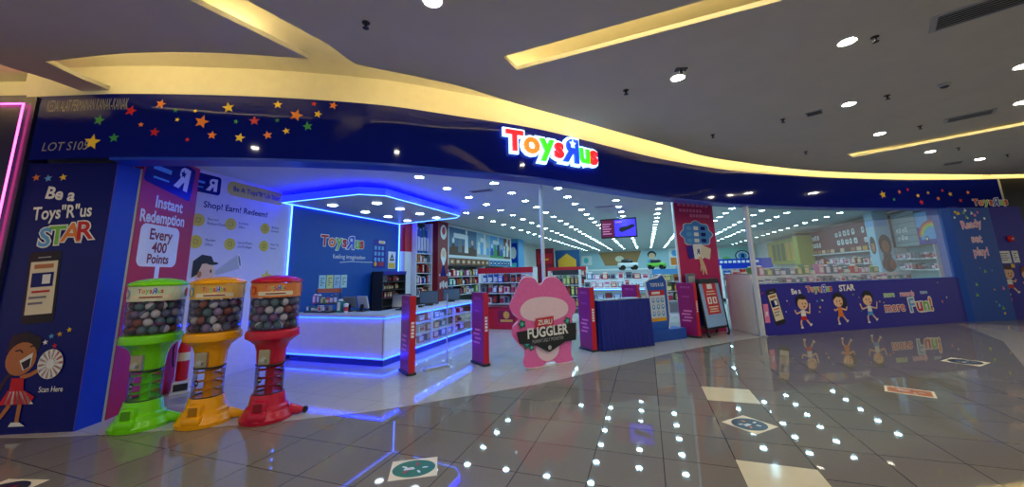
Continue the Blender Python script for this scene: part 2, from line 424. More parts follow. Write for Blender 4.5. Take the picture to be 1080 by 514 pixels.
def inset(pts, d):        # shift a polyline to its right by d
    out = []
    for i, p in enumerate(pts):
        a, b = Vector(pts[max(i - 1, 0)]), Vector(pts[min(i + 1, len(pts) - 1)]); t = (b - a).normalized(); out.append((p[0] + t.y * d, p[1] - t.x * d))
    return out
COVE_LAMPS = [('cove_light', inset(E1[:-6], 0.10)), ('cove_light', inset(E2, 0.10)), ('cove_light', [(-1.1, 3.24), (0.66, 3.12), (1.7, 2.97)]),
              ('cove_light', [(4.02, 9.25), (6.0, 8.14), (8.3, 6.75)]), ('cove_light', [(-2.62, 2.35), (-2.76, 1.75)]), ('cove_light', [(-15, -1.0), (-6.4, 1.05)])]
lab = ['warm light tube behind the curved ceiling edge left of the notch', 'warm light tube along the long curved ceiling edge over the shop front',
       'warm light tube in the wide ceiling slot above the lit sign', 'warm light tube in the thin ceiling slot at the right',
       'warm light tube in the ceiling notch at the upper left', 'warm light tube over the neighbouring shop front at the left']
for (n, pts), l in zip(COVE_LAMPS, lab):
    bm = B(); tube(bm, [(x, y, ZC + 0.073) for x, y in pts], 0.022, 6); settle(tag(obj(n, bm, M_warm), l, 'light'))

# fascia, wall over it
bm = B(); strip(bm, FRONT, FRONT.near((-6.56, 2.0)), S_END, ZB, ZT, 0.30); WF = struct('wall_front', bm, M_fascia, True)
bm = B(); strip(bm, FRONT, 0.0, FRONT.len, ZT, 4.06, 0.12); struct('wall_bulkhead', bm, M_cream, True)
bm = B(); strip(bm, FRONT, FRONT.near((-5.71, 2.41)), FRONT.near((7.91, 13.3)), ZB - 0.03, ZB, 0.27); struct('trim_1', bm, M_blue, True)
P = Pic(FRONT); P.text(mat('bulkhead_number', (90, 80, 60), .6), 'S105', FRONT.near((-6.07, 2.17)), 3.80, .075, .0, sx=1.1); P.done('lettering', WF)
P = Pic(FRONT); P.text(mat('bulkhead_number', (90, 80, 60), .6), 'S105', FRONT.near((9.0, 13.7)), 3.78, .075, .0, sx=1.1); P.done('lettering', WF)
sL = FRONT.near((-6.05, 2.17))
P = Pic(FRONT); P.text(M_dimtxt, 'KEDAI ALAT PERMAINAN KANAK-KANAK', FRONT.near((-6.47, 2.03)), 3.50, .15, .0, 'LEFT', sx=.245); P.done('lettering', WF)
P = Pic(FRONT); P.text(M_dimtxt, 'LOT S105', FRONT.near((-6.44, 2.04)), 3.02, .105, .0, 'LEFT', sx=.92, shear=.12); P.done('lettering', WF)
stars = [(102, 148, .10, 'y'), (105, 125, .07, 'g'), (123, 144, .06, 'g'), (135, 115, .07, 'r'), (147, 130, .035, 'o'), (161, 138, .06, 'r'), (163, 107, .06, 'o'), (178, 114, .03, 'g'), (181, 124, .03, 'y'), (193, 146, .03, 'r'),
         (197, 114, .025, 'y'), (205, 126, .085, 'o'), (218, 141, .055, 'o'), (232, 110, .07, 'y'), (242, 126, .03, 'g'), (248, 144, .06, 'y'), (262, 125, .06, 'r'), (278, 141, .055, 'o'), (286, 106, .055, 'y'), (287, 124, .03, 'g'),
         (298, 136, .045, 'y'), (307, 118, .08, 'o'), (320, 131, .06, 'g'), (325, 105, .035, 'r'), (330, 117, .05, 'y'), (346, 107, .055, 'o')]
def sz(px, py):           # photo spot on the left half of the fascia -> (arc, height), measured off the plan
    tab = [(47, -6.62, 2.0, 98, 168), (100, -5.9, 2.22, 97, 164), (200, -4.85, 2.66, 95, 165), (300, -3.96, 3.13, 98, 167), (400, -3.08, 3.73, 106, 172)]
    for a, b in zip(tab, tab[1:]):
        if px <= b[0]: break
    t = (px - a[0]) / (b[0] - a[0]); q = [a[i] + (b[i] - a[i]) * t for i in range(5)]
    return FRONT.near((q[1], q[2])), ZT - (py - q[3]) / (q[4] - q[3]) * (ZT - ZB)
SCOL = dict(y=M_yellow, g=M_green, r=M_red, o=M_orange)
for px, py, r, c in stars:
    u, z = sz(px, py); P = Pic(FRONT); P.star(SCOL[c], u, z, r, random.uniform(-.3, .3)); P.done('star', WF)
for x, y, r, z, c in [(6.0, 12.3, .11, 3.28, 'y'), (6.5, 12.55, .06, 3.36, 'o'), (7.0, 12.85, .06, 3.26, 'y'), (7.05, 12.9, .08, 3.08, 'r'), (7.3, 13.0, .05, 3.34, 'y'), (7.55, 13.1, .06, 3.18, 'o'), (7.9, 13.27, .07, 3.3, 'y'), (8.15, 13.35, .06, 3.12, 'r'), (6.3, 12.45, .05, 3.15, 'g'), (7.7, 13.2, .05, 3.4, 'r'), (8.4, 13.45, .06, 3.34, 'o'), (6.75, 12.7, .05, 3.42, 'r')]:
    P = Pic(FRONT); P.star(SCOL[c], FRONT.near((x, y)), z, r, .2); P.done('star', WF)

# lit sign
sg = thing('shop_sign', 'lit sign of colourful letters with a white halo on the navy fascia', 'sign', (FRONT.map(FRONT.near((-1.27, 5.5)), 3.15, 0.06)))
h0 = 0.30; SPOT, LW = logo_spots(h0); kx = 1.80 / LW; u0 = FRONT.near((-1.33, 5.42)); zs = 3.27; tilt = 0.0
E_halo = mat('sign_halo', (210, 240, 255), .4, emit=1.5, ecol=(170, 225, 255))
ECOL = dict(red=mat('sign_red', (230, 30, 40), .3, emit=.9), orange=mat('sign_orange', (245, 120, 30), .3, emit=.9), green=mat('sign_green', (60, 210, 30), .3, emit=.8), blue=mat('sign_blue', (20, 60, 235), .3, emit=.9))
for ch, c, k, dy, x in SPOT:
    uc = u0 + (x - LW / 2) * kx + .17; parts = []
    for m, bold, o0, o1, nm in ((E_halo, .115, .03, .07, 'halo'), (ECOL[c], .035, .07, .105, 'letter')):
        vs, fs = glyphs(ch, bold); q = h0 * k * 1.02 / .72; bm = B(); R = {}
        for o in (o0, o1): R[o] = [bm.verts.new(FRONT.map(uc + (-vx if ch == 'R' else vx) * q * 1.04, zs + dy * h0 + vy * q, o)) for vx, vy in vs]
        cnt = {}
        for f in fs:
            bm.faces.new([R[o1][i] for i in f])
            for i, j in zip(f, f[1:] + f[:1]): cnt.setdefault((min(i, j), max(i, j)), []).append((i, j))
        for e in cnt.values():
            if len(e) == 1: i, j = e[0]; bm.faces.new((R[o1][i], R[o0][i], R[o0][j], R[o1][j]))
        bmesh.ops.recalc_face_normals(bm, faces=bm.faces)
        obj(nm, bm, m, sg, world=True)
    if ch == 'R':
        P = Pic(FRONT, .106); P.star(E_halo, uc + .01, zs + dy * h0 + h0 * k * .78, h0 * .27); P.done('star', sg)

# neighbours at both ends
NA, NB = (-12.6, -0.33), (-6.62, 1.99)
bm = B(); prism(bm, [NA, NB, (-6.7, 2.2), (-12.7, 0)], 0, 3.72); struct('wall_neighbour_left', bm, mat('slate_blue_panel', (40, 44, 82), .25))
bm = B(); prism(bm, [(-12.8, -.1), (-6.82, 2.22), (-6.8, 2.35), (-12.8, .3)], 3.72, 4.06); struct('wall_neighbour_bulkhead', bm, M_cream)
NP = Plane(NA, NB)
bm = B(); tube(bm, [NP.map(NP.len - .10, .02, .03), NP.map(NP.len - .10, 3.60, .03), NP.map(0.5, 3.60, .03)], .011, 8)
settle(tag(obj('neon_light', bm, M_neon), 'pink neon line edging the dark panel at the far left', 'light'))
bm = B(); strip(bm, FRONT, S_END + .06, FRONT.len, 0, ZT, .2); struct('wall_neighbour_right', bm, mat('black_panel', (14, 14, 18), .3), True)
bm = B(); strip(bm, FRONT, S_END, S_END + .06, 0, ZT, .22); struct('trim_2', bm, M_lgrey)

# left pillar with printed panel
PL = Plane((-6.76, 1.97), (-5.71, 2.41))
bm = B(); prism(bm, [(-6.615, 2.031), (-5.71, 2.41), (-6.2, 3.0), (-6.9, 2.5)], 0, ZB - .03); WP = struct('wall_pillar', bm, M_navy)
bm = B(); prism(bm, [(-5.705, 2.405), (-5.80, 2.66), (-5.86, 2.66), (-5.76, 2.405)], 0, ZB - .03); obj('blue_side', bm, M_blue, WP)
bm = B(); prism(bm, [(-5.80, 2.655), (-5.79, 2.675), (-5.87, 2.69), (-5.87, 2.655)], 0, ZB - .03); struct('trim_3', bm, M_lgrey)
def pil(name, f):
    P = Pic(PL); f(P); return P.done(name, WP)
pil('lettering', lambda P: P.text(M_txt, 'Be a', .56, 2.46, .14, .03, rot=-.12, sx=.95))
pil('lettering', lambda P: P.text(M_txt, 'Toys"R"us', .63, 2.245, .15, .02, rot=.06, sx=.72))
for ch, c, x, y, r in (('S', M_sky, .49, 1.93, .0), ('T', M_lime, .62, 1.95, .05), ('A', M_orange, .76, 1.98, -.02), ('R', M_red, .90, 2.0, .08)):
    pil('lettering', lambda P: (P.text(M_txt, ch, x, y, .21, .065, rot=r, keep=True), P.nxt(), P.text(c, ch, x, y, .21, .02, rot=r)))
for x, y, c in ((.27, 2.72, M_orange), (.40, 2.71, M_sky), (.56, 2.72, M_yellow), (.75, .96, M_sky), (.83, .98, M_gold), (.80, .86, M_red), (.70, .9, M_txt), (.92, 1.02, M_yellow)):
    pil('star', lambda P: P.star(c, x, y, .045 if y > 2 else .03, .2))
def phone(P, x0, y0, x1, y1, rot=0.0):
    cx, cy, w, h = (x0 + x1) / 2, (y0 + y1) / 2, x1 - x0, y1 - y0
    def R(m, a, b, c, d, r): P.rrect(m, cx + a * w, cy + b * h, cx + c * w, cy + d * h, r)
    def Q(m, pts): P.poly(m, [(cx + a * w * cos(rot) - b * h * sin(rot), cy + a * w * sin(rot) + b * h * cos(rot)) for a, b in pts])
    def rr(m, a, b, c, d): Q(m, [(a, b), (c, b), (c, d), (a, d)])
    P.rrect(M_ink, x0, y0, x1, y1, w * .12, rot)
    rr(M_cream2, -.42, -.38, .42, .36); rr(M_tan, -.3, .26, .3, .32); rr(M_navy, -.34, .0, .34, .2); rr(M_txt, .0, .04, .25, .17); rr(M_red, -.28, -.08, .28, -.05); rr(M_grey, -.34, -.16, .2, -.13); rr(M_grey, -.34, -.24, .1, -.21)
    rr(M_lgrey, -.2, .41, .2, .425)
pil('phone_picture', lambda P: phone(P, .39, 1.10, .72, 1.87, .06))
pil('lettering', lambda P: P.text(M_txt, 'Scan Here', .84, .40, .055, .01, sx=.75))
def cheer(P):
    P.poly(M_ink, [(.18, .25), (.30, .42), (.40, .62), (.34, .92), (.48, 1.0), (.62, .96), (.66, .86), (.60, .7), (.4, .55), (.3, .3)])
    P.ell(M_tan, .49, .74, .15, .17, -.2)
    P.poly(M_ink, [(.33, .8), (.36, .98), (.5, 1.02), (.66, .95), (.66, .84), (.58, .92), (.45, .93)])
    P.poly(M_txt, [(.48, .72), (.60, .80), (.60, .66), (.53, .62)]); P.poly(M_ink, [(.50, .70), (.59, .75), (.59, .66), (.54, .63)])
    P.line(M_ink, [(.42, .82), (.47, .83), (.50, .80)], .015); P.line(M_ink, [(.56, .86), (.60, .87)], .015)
    P.line(M_tan, [(.52, .55), (.62, .58), (.72, .64)], .04)
    P.poly(M_red, [(.44, .55), (.56, .55), (.58, .42), (.44, .42)])
    P.poly(M_red, [(.43, .43), (.58, .43), (.70, .36), (.66, .29), (.36, .29)])
    for k in range(5): P.poly(M_txt, [(.45 + .03 * k, .42), (.465 + .03 * k, .42), (.44 + .065 * k, .29), (.415 + .06 * k, .29)], True)
    P.line(M_tan, [(.47, .29), (.42, .2), (.36, .12)], .04); P.line(M_tan, [(.57, .29), (.57, .2), (.57, .12)], .04)
    P.poly(M_txt, [(.30, .13), (.37, .13), (.38, .09), (.27, .07)]); P.poly(M_txt, [(.52, .12), (.6, .12), (.66, .08), (.5, .08)])
    P.ell(M_txt, .80, .68, .125, .15, n=24)
    for k in range(14):
        a = 2 * pi * k / 14; P.poly(M_red, [(.80, .68), (.80 + .12 * cos(a), .68 + .145 * sin(a)), (.80 + .12 * cos(a + .2), .68 + .145 * sin(a + .2))], True)
    P.ell(M_txt, .80, .68, .04, .05)
pil('child_picture', cheer)

# interior shell
def wallseg(name, a, b, t, z1, m, z0=0.0):
    p = Plane(a, b); q = [p.map(0, 0, 0), p.map(p.len, 0, 0), p.map(p.len, 0, -t), p.map(0, 0, -t)]
    bm = B(); prism(bm, [(v.x, v.y) for v in q], z0, z1); return struct(name, bm, m)
ZS = 3.2
WR = wallseg('wall_entrance', (-5.81, 2.69), (-6.36, 3.62), .1, ZS, mat('redemption_red', (196, 20, 62), .45))
WW = wallseg('wall_left', (-6.36, 3.62), (-6.60, 5.42), .1, ZS, mat('lilac_white_paint', (216, 214, 232), .6))
WB = wallseg('wall_counter', (-6.60, 5.42), (-6.60, 8.95), .1, ZS, mat('counter_wall_blue', (12, 84, 176), .5))
WL2 = wallseg('wall_left_rear', (-6.60, 8.95), (-6.60, 33.2), .1, ZS, M_wall)
WK = wallseg('wall_back', (-6.7, 33.0), (9.4, 33.0), .12, ZS, M_wall)
WRt = wallseg('wall_right', (7.95, 33.0), (7.95, 13.6), .1, ZS, M_wall)
cl = FRONT.sub(0.3, FRONT.near((8.0, 13.3)), -.29)
bm = B(); prism(bm, [(p.x, p.y) for p in cl] + [(8.05, 33.1), (-6.75, 33.1), (-6.75, 2.6)], ZS, ZS + .06); struct('ceiling_shop', bm, M_shopceil)

# printed red panel and white wall
PR = Plane((-5.81, 2.69), (-6.36, 3.62)); PR.n = -PR.n if PR.n.x < 0 else PR.n
PWh = Plane((-6.36, 3.62), (-6.60, 5.42)); PBl = Plane((-6.60, 5.42), (-6.60, 8.95))
def on(surf, wall):
    def f(name, fn): P = Pic(surf); fn(P); return P.done(name, wall)
    return f
red = on(PR, WR)
def card(P, cx, cy, w, h, rot):
    P.rrect(M_navy, cx - w / 2, cy - h / 2, cx + w / 2, cy + h / 2, .05, rot)
    P.text(M_txt, 'R', cx + .24 * w, cy - .28 * h, h * .6, .06, rot=rot, mirror=True); P.star(M_navy, cx + .24 * w, cy + .13 * h, h * .13)
    P.rect(M_sky, cx - .38 * w, cy - .02 * h, cx - .02 * w, cy + .1 * h)
    P.rect(M_sky, cx - .36 * w, cy - .25 * h, cx - .05 * w, cy - .2 * h)
red('card_picture', lambda P: card(P, .5, 2.96, .92, .5, -.12))
red('lettering', lambda P: P.text(M_txt, 'Instant', .53, 2.47, .155, .03, rot=.0, sx=.9))
red('lettering', lambda P: P.text(M_txt, 'Redemption', .46, 2.27, .155, .03, rot=.03, sx=.78))
def pts(P):
    P.rrect(M_txt, .09, 1.70, .80, 2.24, .09); P.rect(M_txt, .42, 1.5, .50, 1.72)
red('sign_picture', pts)
for t, y, h in (('Every', 2.05, .14), ('400', 1.885, .135), ('Points', 1.745, .12)):
    P = Pic(PR, .004); P.text(M_dkred, t, .45, y, h, .025, sx=.95); P.done('lettering', WR)
wh = on(PWh, WW)
wh('card_picture', lambda P: card(P, .10, 3.0, .5, .3, .0))
wh('pill_picture', lambda P: P.rrect(mat('pill_yellow', (222, 200, 60), .5), .46, 2.90, 1.62, 3.14, .1))
P = Pic(PWh, .004); P.text(M_navy, 'Be A Toys"R"Us Star', 1.04, 2.985, .085, .015, sx=.95); P.done('lettering', WW)
wh('lettering', lambda P: P.text(M_navy, 'Shop! Earn! Redeem!', .70, 2.63, .10, .018, sx=1.0))
for x, y, a, b in ((-.04, 2.42, 'Earn and', 'Redeem Points'), (.59, 2.42, 'Exclusive', 'Offers'), (1.26, 2.42, 'Birthday', 'Rewards'), (-.02, 2.09, 'Member', 'Offers'), (.61, 2.09, 'Special Events', 'and Privileges'), (1.27, 2.10, 'New Toy', 'Alerts')):
    if x < 0: x = .06
    wh('badge', lambda P: (P.ell(mat('pill_yellow', (222, 200, 60), .5), x, y, .10), P.line(M_brown, [(x - .03, y - .03), (x + .03, y - .03), (x + .03, y + .03), (x - .03, y + .03), (x - .03, y - .03)], .008)))
    wh('lettering', lambda P: (P.text(M_navy, a, x + .14, y + .02, .042, .0, 'LEFT', sx=.85, keep=True), P.text(M_navy, b, x + .14, y - .05, .042, .0, 'LEFT', sx=.85, keep=True)))
def mega(P):
    P.ell(M_skin, .25, 1.62, .15, .2); P.poly(M_ink, [(.06, 1.55), (.06, 1.80), (.18, 1.90), (.33, 1.88), (.38, 1.78), (.2, 1.76), (.14, 1.6)])
    P.ell(M_ink, .36, 1.77, .09, .025); P.poly(M_lgrey, [(.42, 1.58), (.42, 1.66), (.78, 1.92), (.84, 1.70)]); P.ell(M_txt, .81, 1.82, .03, .13, .25); P.ell(M_grey, .81, 1.82, .018, .10, .25)
    P.ell(M_ink, .34, 1.65, .014, .03, n=8); P.ell(M_tan, .17, 1.60, .035, .05, n=10); P.line(M_ink, [(.30, 1.53), (.36, 1.52), (.39, 1.55)], .012); P.poly(M_sky, [(.1, 1.4), (.4, 1.4), (.36, 1.0), (.1, 1.0)])
    P.line(M_ink, [(.62, 1.05), (.58, .9), (.6, .75), (.66, .7)], .018); P.line(M_ink, [(.74, 1.1), (.72, .9), (.76, .76)], .018); P.line(M_ink, [(.62, 1.05), (.72, 1.08), (.80, 1.15)], .018)
wh('child_picture', mega)
wh('star', lambda P: P.star(mat('pill_yellow', (222, 200, 60), .5), 1.38, 1.55, .13))

# blue counter wall
bl = on(PBl, WB)
P = Pic(PBl); logo(P, 6.87 - 5.42, 2.20, .235, COLS, M_txt, rot=-.0); P.done('logo_picture', WB)
bl('lettering', lambda P: P.text(M_txt, 'fueling imagination', 1.66, 1.93, .10, .005, sx=1.0))
bl('lettering', lambda P: P.line(M_txt, [(1.35, 1.84), (1.7, 1.87), (2.2, 1.86), (2.75, 1.87)], .014))
def poster(P, x0, y0, x1, y1):
    P.rect(M_purple_navy, x0, y0, x1, y1)
    for r in range(3):
        for c in range(3): P.rrect(M_sky, x0 + .05 + c * .14, y1 - .27 - r * .15, x0 + .14 + c * .14, y1 - .17 - r * .15, .02)
    P.rrect(M_txt, x0 + .2, y1 - .1, x1 - .04, y1 - .02, .03); P.rect(M_yellow, x0 + .24, y1 - .08, x1 - .1, y1 - .04)
    P.ell(M_gold, x0 + .1, y0 + .1, .06); P.rect(M_maroon, x0 + .2, y0 + .05, x1 - .08, y0 + .16)
bl('poster', lambda P: poster(P, 2.45, 1.72, 2.95, 2.46))
def notice(P, x0, y0, x1, y1, c):
    P.rect(c, x0, y0, x1, y1)
    n = 4
    for k in range(n): P.rect(M_grey, x0 + .04, y1 - .08 - k * (y1 - y0 - .1) / n, x1 - .04 - .05 * (k % 2), y1 - .06 - k * (y1 - y0 - .1) / n)
bl('notice', lambda P: (P.rect(M_txt, 3.06, 1.70, 3.38, 2.17), P.rect(M_yellow, 3.08, 1.72, 3.36, 1.86), P.poly(M_ink, [(3.12, 1.92), (3.32, 1.92), (3.22, 2.12)]), P.ell(M_txt, 3.22, 1.98, .03)))
for k, c in enumerate((mat('pale_cyan_paper', (170, 220, 235), .6), mat('pale_lime_paper', (215, 225, 150), .6), mat('pale_blue_paper', (170, 205, 240), .6), mat('pale_aqua_paper', (190, 225, 225), .6))):
    bl('notice', lambda P: notice(P, .80 + .205 * k, 1.27, .985 + .205 * k, 1.56, c))
bl('notice', lambda P: notice(P, 2.5, 1.40, 2.85, 1.55, mat('pale_cyan_paper', (170, 220, 235), .6)))

# canopy over the counter
cz = 2.97
cp = [(-6.58, 5.20), (-4.75, 5.24), (-4.42, 5.55), (-4.36, 8.35), (-4.6, 8.62), (-6.58, 8.90)]
CN = thing('counter_canopy', 'blue edged canopy with lamps hanging over the sales counter', 'canopy', (-5.5, 7, cz))
bm = B(); prism(bm, cp, cz, cz + .05); obj('panel', bm, mat('canopy_white', (176, 186, 200), .35), CN, world=True)
def ring(pts, z0, z1, out, inn):
    c = Vector((sum(p[0] for p in pts) / len(pts), sum(p[1] for p in pts) / len(pts))); bm = B(); n = len(pts)
    O = [c + (Vector(p) - c) * out for p in pts]; I = [c + (Vector(p) - c) * inn for p in pts]
    vs = [[bm.verts.new((q.x, q.y, z)) for q in L] for L in (O, I) for z in (z0, z1)]
    o0, o1, i0, i1 = vs
    for k in range(n):
        j = (k + 1) % n
        for q in ((o0[k], o0[j], o1[j], o1[k]), (i0[j], i0[k], i1[k], i1[j]), (o1[k], o1[j], i1[j], i1[k]), (o0[j], o0[k], i0[k], i0[j])): bm.faces.new(q)
    bmesh.ops.recalc_face_normals(bm, faces=bm.faces); return bm
obj('edge_band', ring(cp[:], cz, cz + .13, 1.012, 1.0), mat('canopy_blue', (20, 50, 220), .3, emit=6.5, ecol=(8, 16, 255)), CN, world=True)
bm = B(); tube(bm, [(p[0] * 1.0, p[1], cz - .008) for p in cp], .007, 6, closed=True); obj('light_strip', bm, M_ledw, CN, world=True)
for x, ys in ((-5.98, (5.86, 6.82, 7.63, 8.44)), (-5.05, (6.08, 6.84, 7.62, 8.38))):
    for y in ys:
        bm = B(); lathe(bm, [(0, -.012), (.085, -.012), (.095, -.002)], 16, c=(x, y, cz)); l_ = obj('downlight', bm, M_lampc, CN, world=True)
for y in (5.44, 8.93):
    bm = boxb((-6.588, y, 1.93), (.02, .02, 2.06)); settle(tag(obj('led_strip', bm, M_ledw), 'white light strip up the %s edge of the blue counter wall' % ('left' if y < 6 else 'right'), 'light'))

# ------------------------------------------------------------------ posts and glazing
def post(x, y, w, label):
    H_ = ZB - .04 if w > .06 else 3.19
    t = thing('aluminium_post', label, 'post', (x, y, 0.004))
    obj('shaft', boxb((0, 0, H_ / 2), (w, w, H_), radians(48), .006), mat('post_white', (216, 220, 226), .35), t)
    obj('base_plate', boxb((0, 0, .01), (w * 1.6, w * 1.6, .02), radians(48)), M_alu, t)
post(-1.86, 7.0, .055, 'slim bright metal post rising behind the pink standee')
WA, WBp = (2.30, 9.80), (7.30, 12.86)
post(2.27, 9.80, .08, 'metal post at the left end of the display window')
WPn = Plane(WA, WBp)
def wbox(u0, u1, z0, z1, o0, o1):
    q = [WPn.map(u0, 0, o1), WPn.map(u1, 0, o1), WPn.map(u1, 0, o0), WPn.map(u0, 0, o0)]; bm = B(); prism(bm, [(v.x, v.y) for v in q], z0, z1); return bm
LW2 = WPn.len
WD = struct('wall_window', wbox(.05, LW2 + .5, 0, 1.09, -.06, 0.0), M_purple_navy)
WN = thing('window_1', 'wide shop display window above the violet panel', 'window', WPn.map(LW2 / 2, 1.09, 0)); WN['kind'] = 'structure'
obj('pane', wbox(.05, LW2 + .3, 1.11, 2.89, -.035, -.025), M_glass, WN, world=True)
obj('sill', wbox(.05, LW2 + .3, 1.09, 1.11, -.07, .01), M_blue, WN, world=True)
win = on(WPn, WD)
win('phone_picture', lambda P: phone(P, .25, .22, .53, 1.0, .20))
win('lettering', lambda P: (P.rect(M_pink, .06, .28, .19, .68), P.text(M_txt, 'R', .125, .42, .1, .03, mirror=True)))
win('lettering', lambda P: P.text(M_txt, 'Be a', 1.0, .87, .12, .035, sx=.9, rot=.05))
P = Pic(WPn); logo(P, 1.66, .90, .13, COLS, M_txt); P.done('logo_picture', WD)
win('lettering', lambda P: P.text(M_txt, 'STAR', 2.46, .89, .14, .035, sx=1.0, rot=.02))
win('child_picture', lambda P: kid(P, 1.10, .13, .72, M_skin, M_ink, M_txt, M_red, 1, ((-.5, .12), (.5, .3))))
win('child_picture', lambda P: kid(P, 2.15, .16, .70, M_skin, M_ink, M_orange, M_orange, -1, ((-.4, .05), (.5, .12)), True))
win('child_picture', lambda P: kid(P, 3.02, .15, .72, M_skin, M_ink, M_txt, M_sky, -1, ((-.6, .18), (.6, .22))))
for t, x, y, h, c, s in (('more', 3.70, .70, .125, M_lime, .9), ('rewards', 4.27, .70, .125, M_pink, .8), ('more', 4.82, .74, .085, M_sky, .9), ('more', 3.80, .36, .22, M_pink, .95)):
    win('lettering', lambda P: (P.text(M_txt, t, x, y, h, .07, sx=s), P.nxt(), P.text(M_red if t == 'more' and h > .15 else c, t, x, y, h, .01, sx=s)))
for ch, x, c in (('F', 4.36, M_sky), ('u', 4.60, M_red), ('n', 4.82, M_lime), ('!', 4.98, M_orange)):
    win('lettering', lambda P: (P.text(M_txt, ch, x, .34, .31, .09, rot=.06), P.nxt(), P.text(c, ch, x, .34, .31, .02, rot=.06)))
for k in range(24):
    x = random.choice([.1, .65, 1.5, 1.7, 2.6, 2.75, 3.4, 5.4, 5.6]) + random.uniform(-.12, .12); y = random.uniform(.35, 1.0)
    win('star', lambda P: P.star(random.choice([M_lime, M_pink, M_txt, M_yellow, M_sky, M_red]), x, y, random.uniform(.018, .04)))

# blue column and end panel
CA, CB = (7.70, 13.30), (8.70, 13.78)
bm = B(); prism(bm, [(7.45, 12.98), (7.62, 12.96), (8.70, 13.46), (8.70, 13.9), (7.6, 13.6)], 0, ZB - .03); WC = struct('wall_column', bm, M_blue2)
PC = Plane((7.62, 12.96), (8.70, 13.46))
col = on(PC, WC)
for t, x, y, r, s in (('Ready', .55, 2.36, .10, .85), ('set', .60, 1.98, .0, .9), ('play!', .64, 1.64, .0, .85)):
    col('lettering', lambda P: (P.text(M_txt, t, x, y, .21, .05, rot=r, sx=s), P.nxt(), P.text(M_pink, t, x, y, .21, .0, rot=r, sx=s)))
for k in range(24):
    x, y, r, c = random.uniform(.1, 1.0), random.choice([random.uniform(.1, 1.5), random.uniform(2.6, 2.8)]), random.uniform(.02, .05), random.choice([M_txt, M_lime, M_pink, M_sky, M_yellow])
    col('confetti', lambda P: (P.ell(c, x, y, r * .8, n=8) if k % 2 else P.poly(c, [(x, y), (x + .09, y + .02), (x + .03, y + .1)])))
PE = Plane((8.70, 13.60), (9.24, 13.82))
bm = B(); prism(bm, [(8.68, 13.585), (9.62, 13.93), (9.6, 14.2), (8.68, 13.9)], 0, ZB); WE = struct('wall_end', bm, M_purple_navy)
PE = Plane((8.68, 13.585), (9.62, 13.93)); en = on(PE, WE)
P = Pic(FRONT); logo(P, FRONT.near((9.02, 13.71)) - .12, 2.98, .17, COLS, M_txt); P.done('logo_picture', WF)
en('child_picture', lambda P: kid(P, .20, .62, .75, M_skin, M_brown, M_txt, M_red, 1, ((-.4, .1), (.4, .1))))
en('child_picture', lambda P: kid(P, .74, .55, .80, M_skin, mat('auburn_print', (140, 70, 30), .5), M_yellow, M_sky, -1, ((-.4, .05), (.4, .1))))
en('notice', lambda P: notice(P, .06, 1.42, .40, 1.74, M_txt)); en('notice', lambda P: notice(P, .45, 1.43, .62, 1.74, M_txt))
for x, y, c in ((.1, .5, M_pink), (.55, .45, M_red), (.72, .62, M_lime), (.9, .5, M_yellow), (.4, 1.35, M_yellow)): en('confetti', lambda P: P.rrect(c, x - .05, y - .05, x + .05, y + .05, .02))
al = thing('fire_alarm', 'round red fire alarm on the end panel above two notices', 'alarm', PE.map(.5, 1.97, .006), PE.ang)
bm = B(); lathe(bm, [(0, .0), (.085, .0), (.085, .03), (.06, .05), (0, .055)], 20); bm.transform(Matrix.Rotation(radians(90), 4, 'X')); bm.transform(Matrix.Translation((0, 0, .085))); ho_ = obj('housing', bm, M_red, al, smooth=True)
bm = B(); box(bm, (0, -.052, .085), (.05, .02, .02)); obj('strobe', bm, M_txt, ho_)

# ------------------------------------------------------------------ lamps
def disc_lamp(name, x, y, z, r, m, label, group, ringm=M_white):
    t = thing(name, label, 'ceiling light', (x, y, z), 0, group)
    bm = B(); lathe(bm, [(r, -.004), (r * 1.22, -.008), (r * 1.25, .0)], 20); obj('trim_ring', bm, ringm, t)
    bm = B(); lathe(bm, [(0, -.005), (r, -.005)], 20); obj('diffuser', bm, m, t)
    return t
ROWS = [(-4.64, 'leftmost row, left of the canopy end'), (-3.62, 'row passing beside the counter canopy'), (-2.6, 'second row left of the tall slim post'), (-1.58, 'row running back from the slim post'), (-.57, 'row just left of the hanging screen'),
        (.46, 'row just right of the hanging screen'), (1.48, 'row hidden partly behind the raspberry pillar'), (2.5, 'row right of the raspberry pillar'), (3.5, 'second row right of the raspberry pillar'), (4.43, 'third row right of the raspberry pillar'), (6.22, 'rightmost row above the display window')]
base = None
for x, where in ROWS:
    ymin = 1.0
    for u in range(0, 200):
        p, n = FRONT.at(FRONT.len * u / 200)
        if p.x >= x: ymin = p.y; break
    y = 5.42 + .98 * math.ceil((ymin + .75 - 5.42) / .98)
    if x == 1.48: y += 6
    if x == -4.64: y = 9.3
    while y < 32.5:
        l = 'round white downlight of the shop ceiling, ' + where
        if base is None: base = disc_lamp('ceiling_downlight', x, y, ZS, .075, M_lamp, l, where)
        else:
            c = copy_tree(base); c.location = (x, y, ZS); c['label'] = l; c['group'] = where
        y += .98 if y < 24 else 1.3
        if y > 18: y += .0
mall = [(-1.49, 2.38, 'warm downlight at the top edge above the star fascia'), (2.13, 4.43, 'large warm downlight near the big air vent'), (0.54, 4.55, 'warm downlight with a dark bracket beside it'), (2.91, 6.31, 'warm downlight third from the big air vent going back'),
        (4.06, 8.05, 'warm downlight just left of the thin light slot'), (5.72, 9.86, 'warm downlight behind the thin light slot, nearer one'), (7.25, 11.12, 'warm downlight farthest back near the right end'), (4.38, 5.84, 'warm downlight at the right edge, upper one'), (5.33, 7.26, 'warm downlight at the right edge, lower one'),
        ]
ml = None
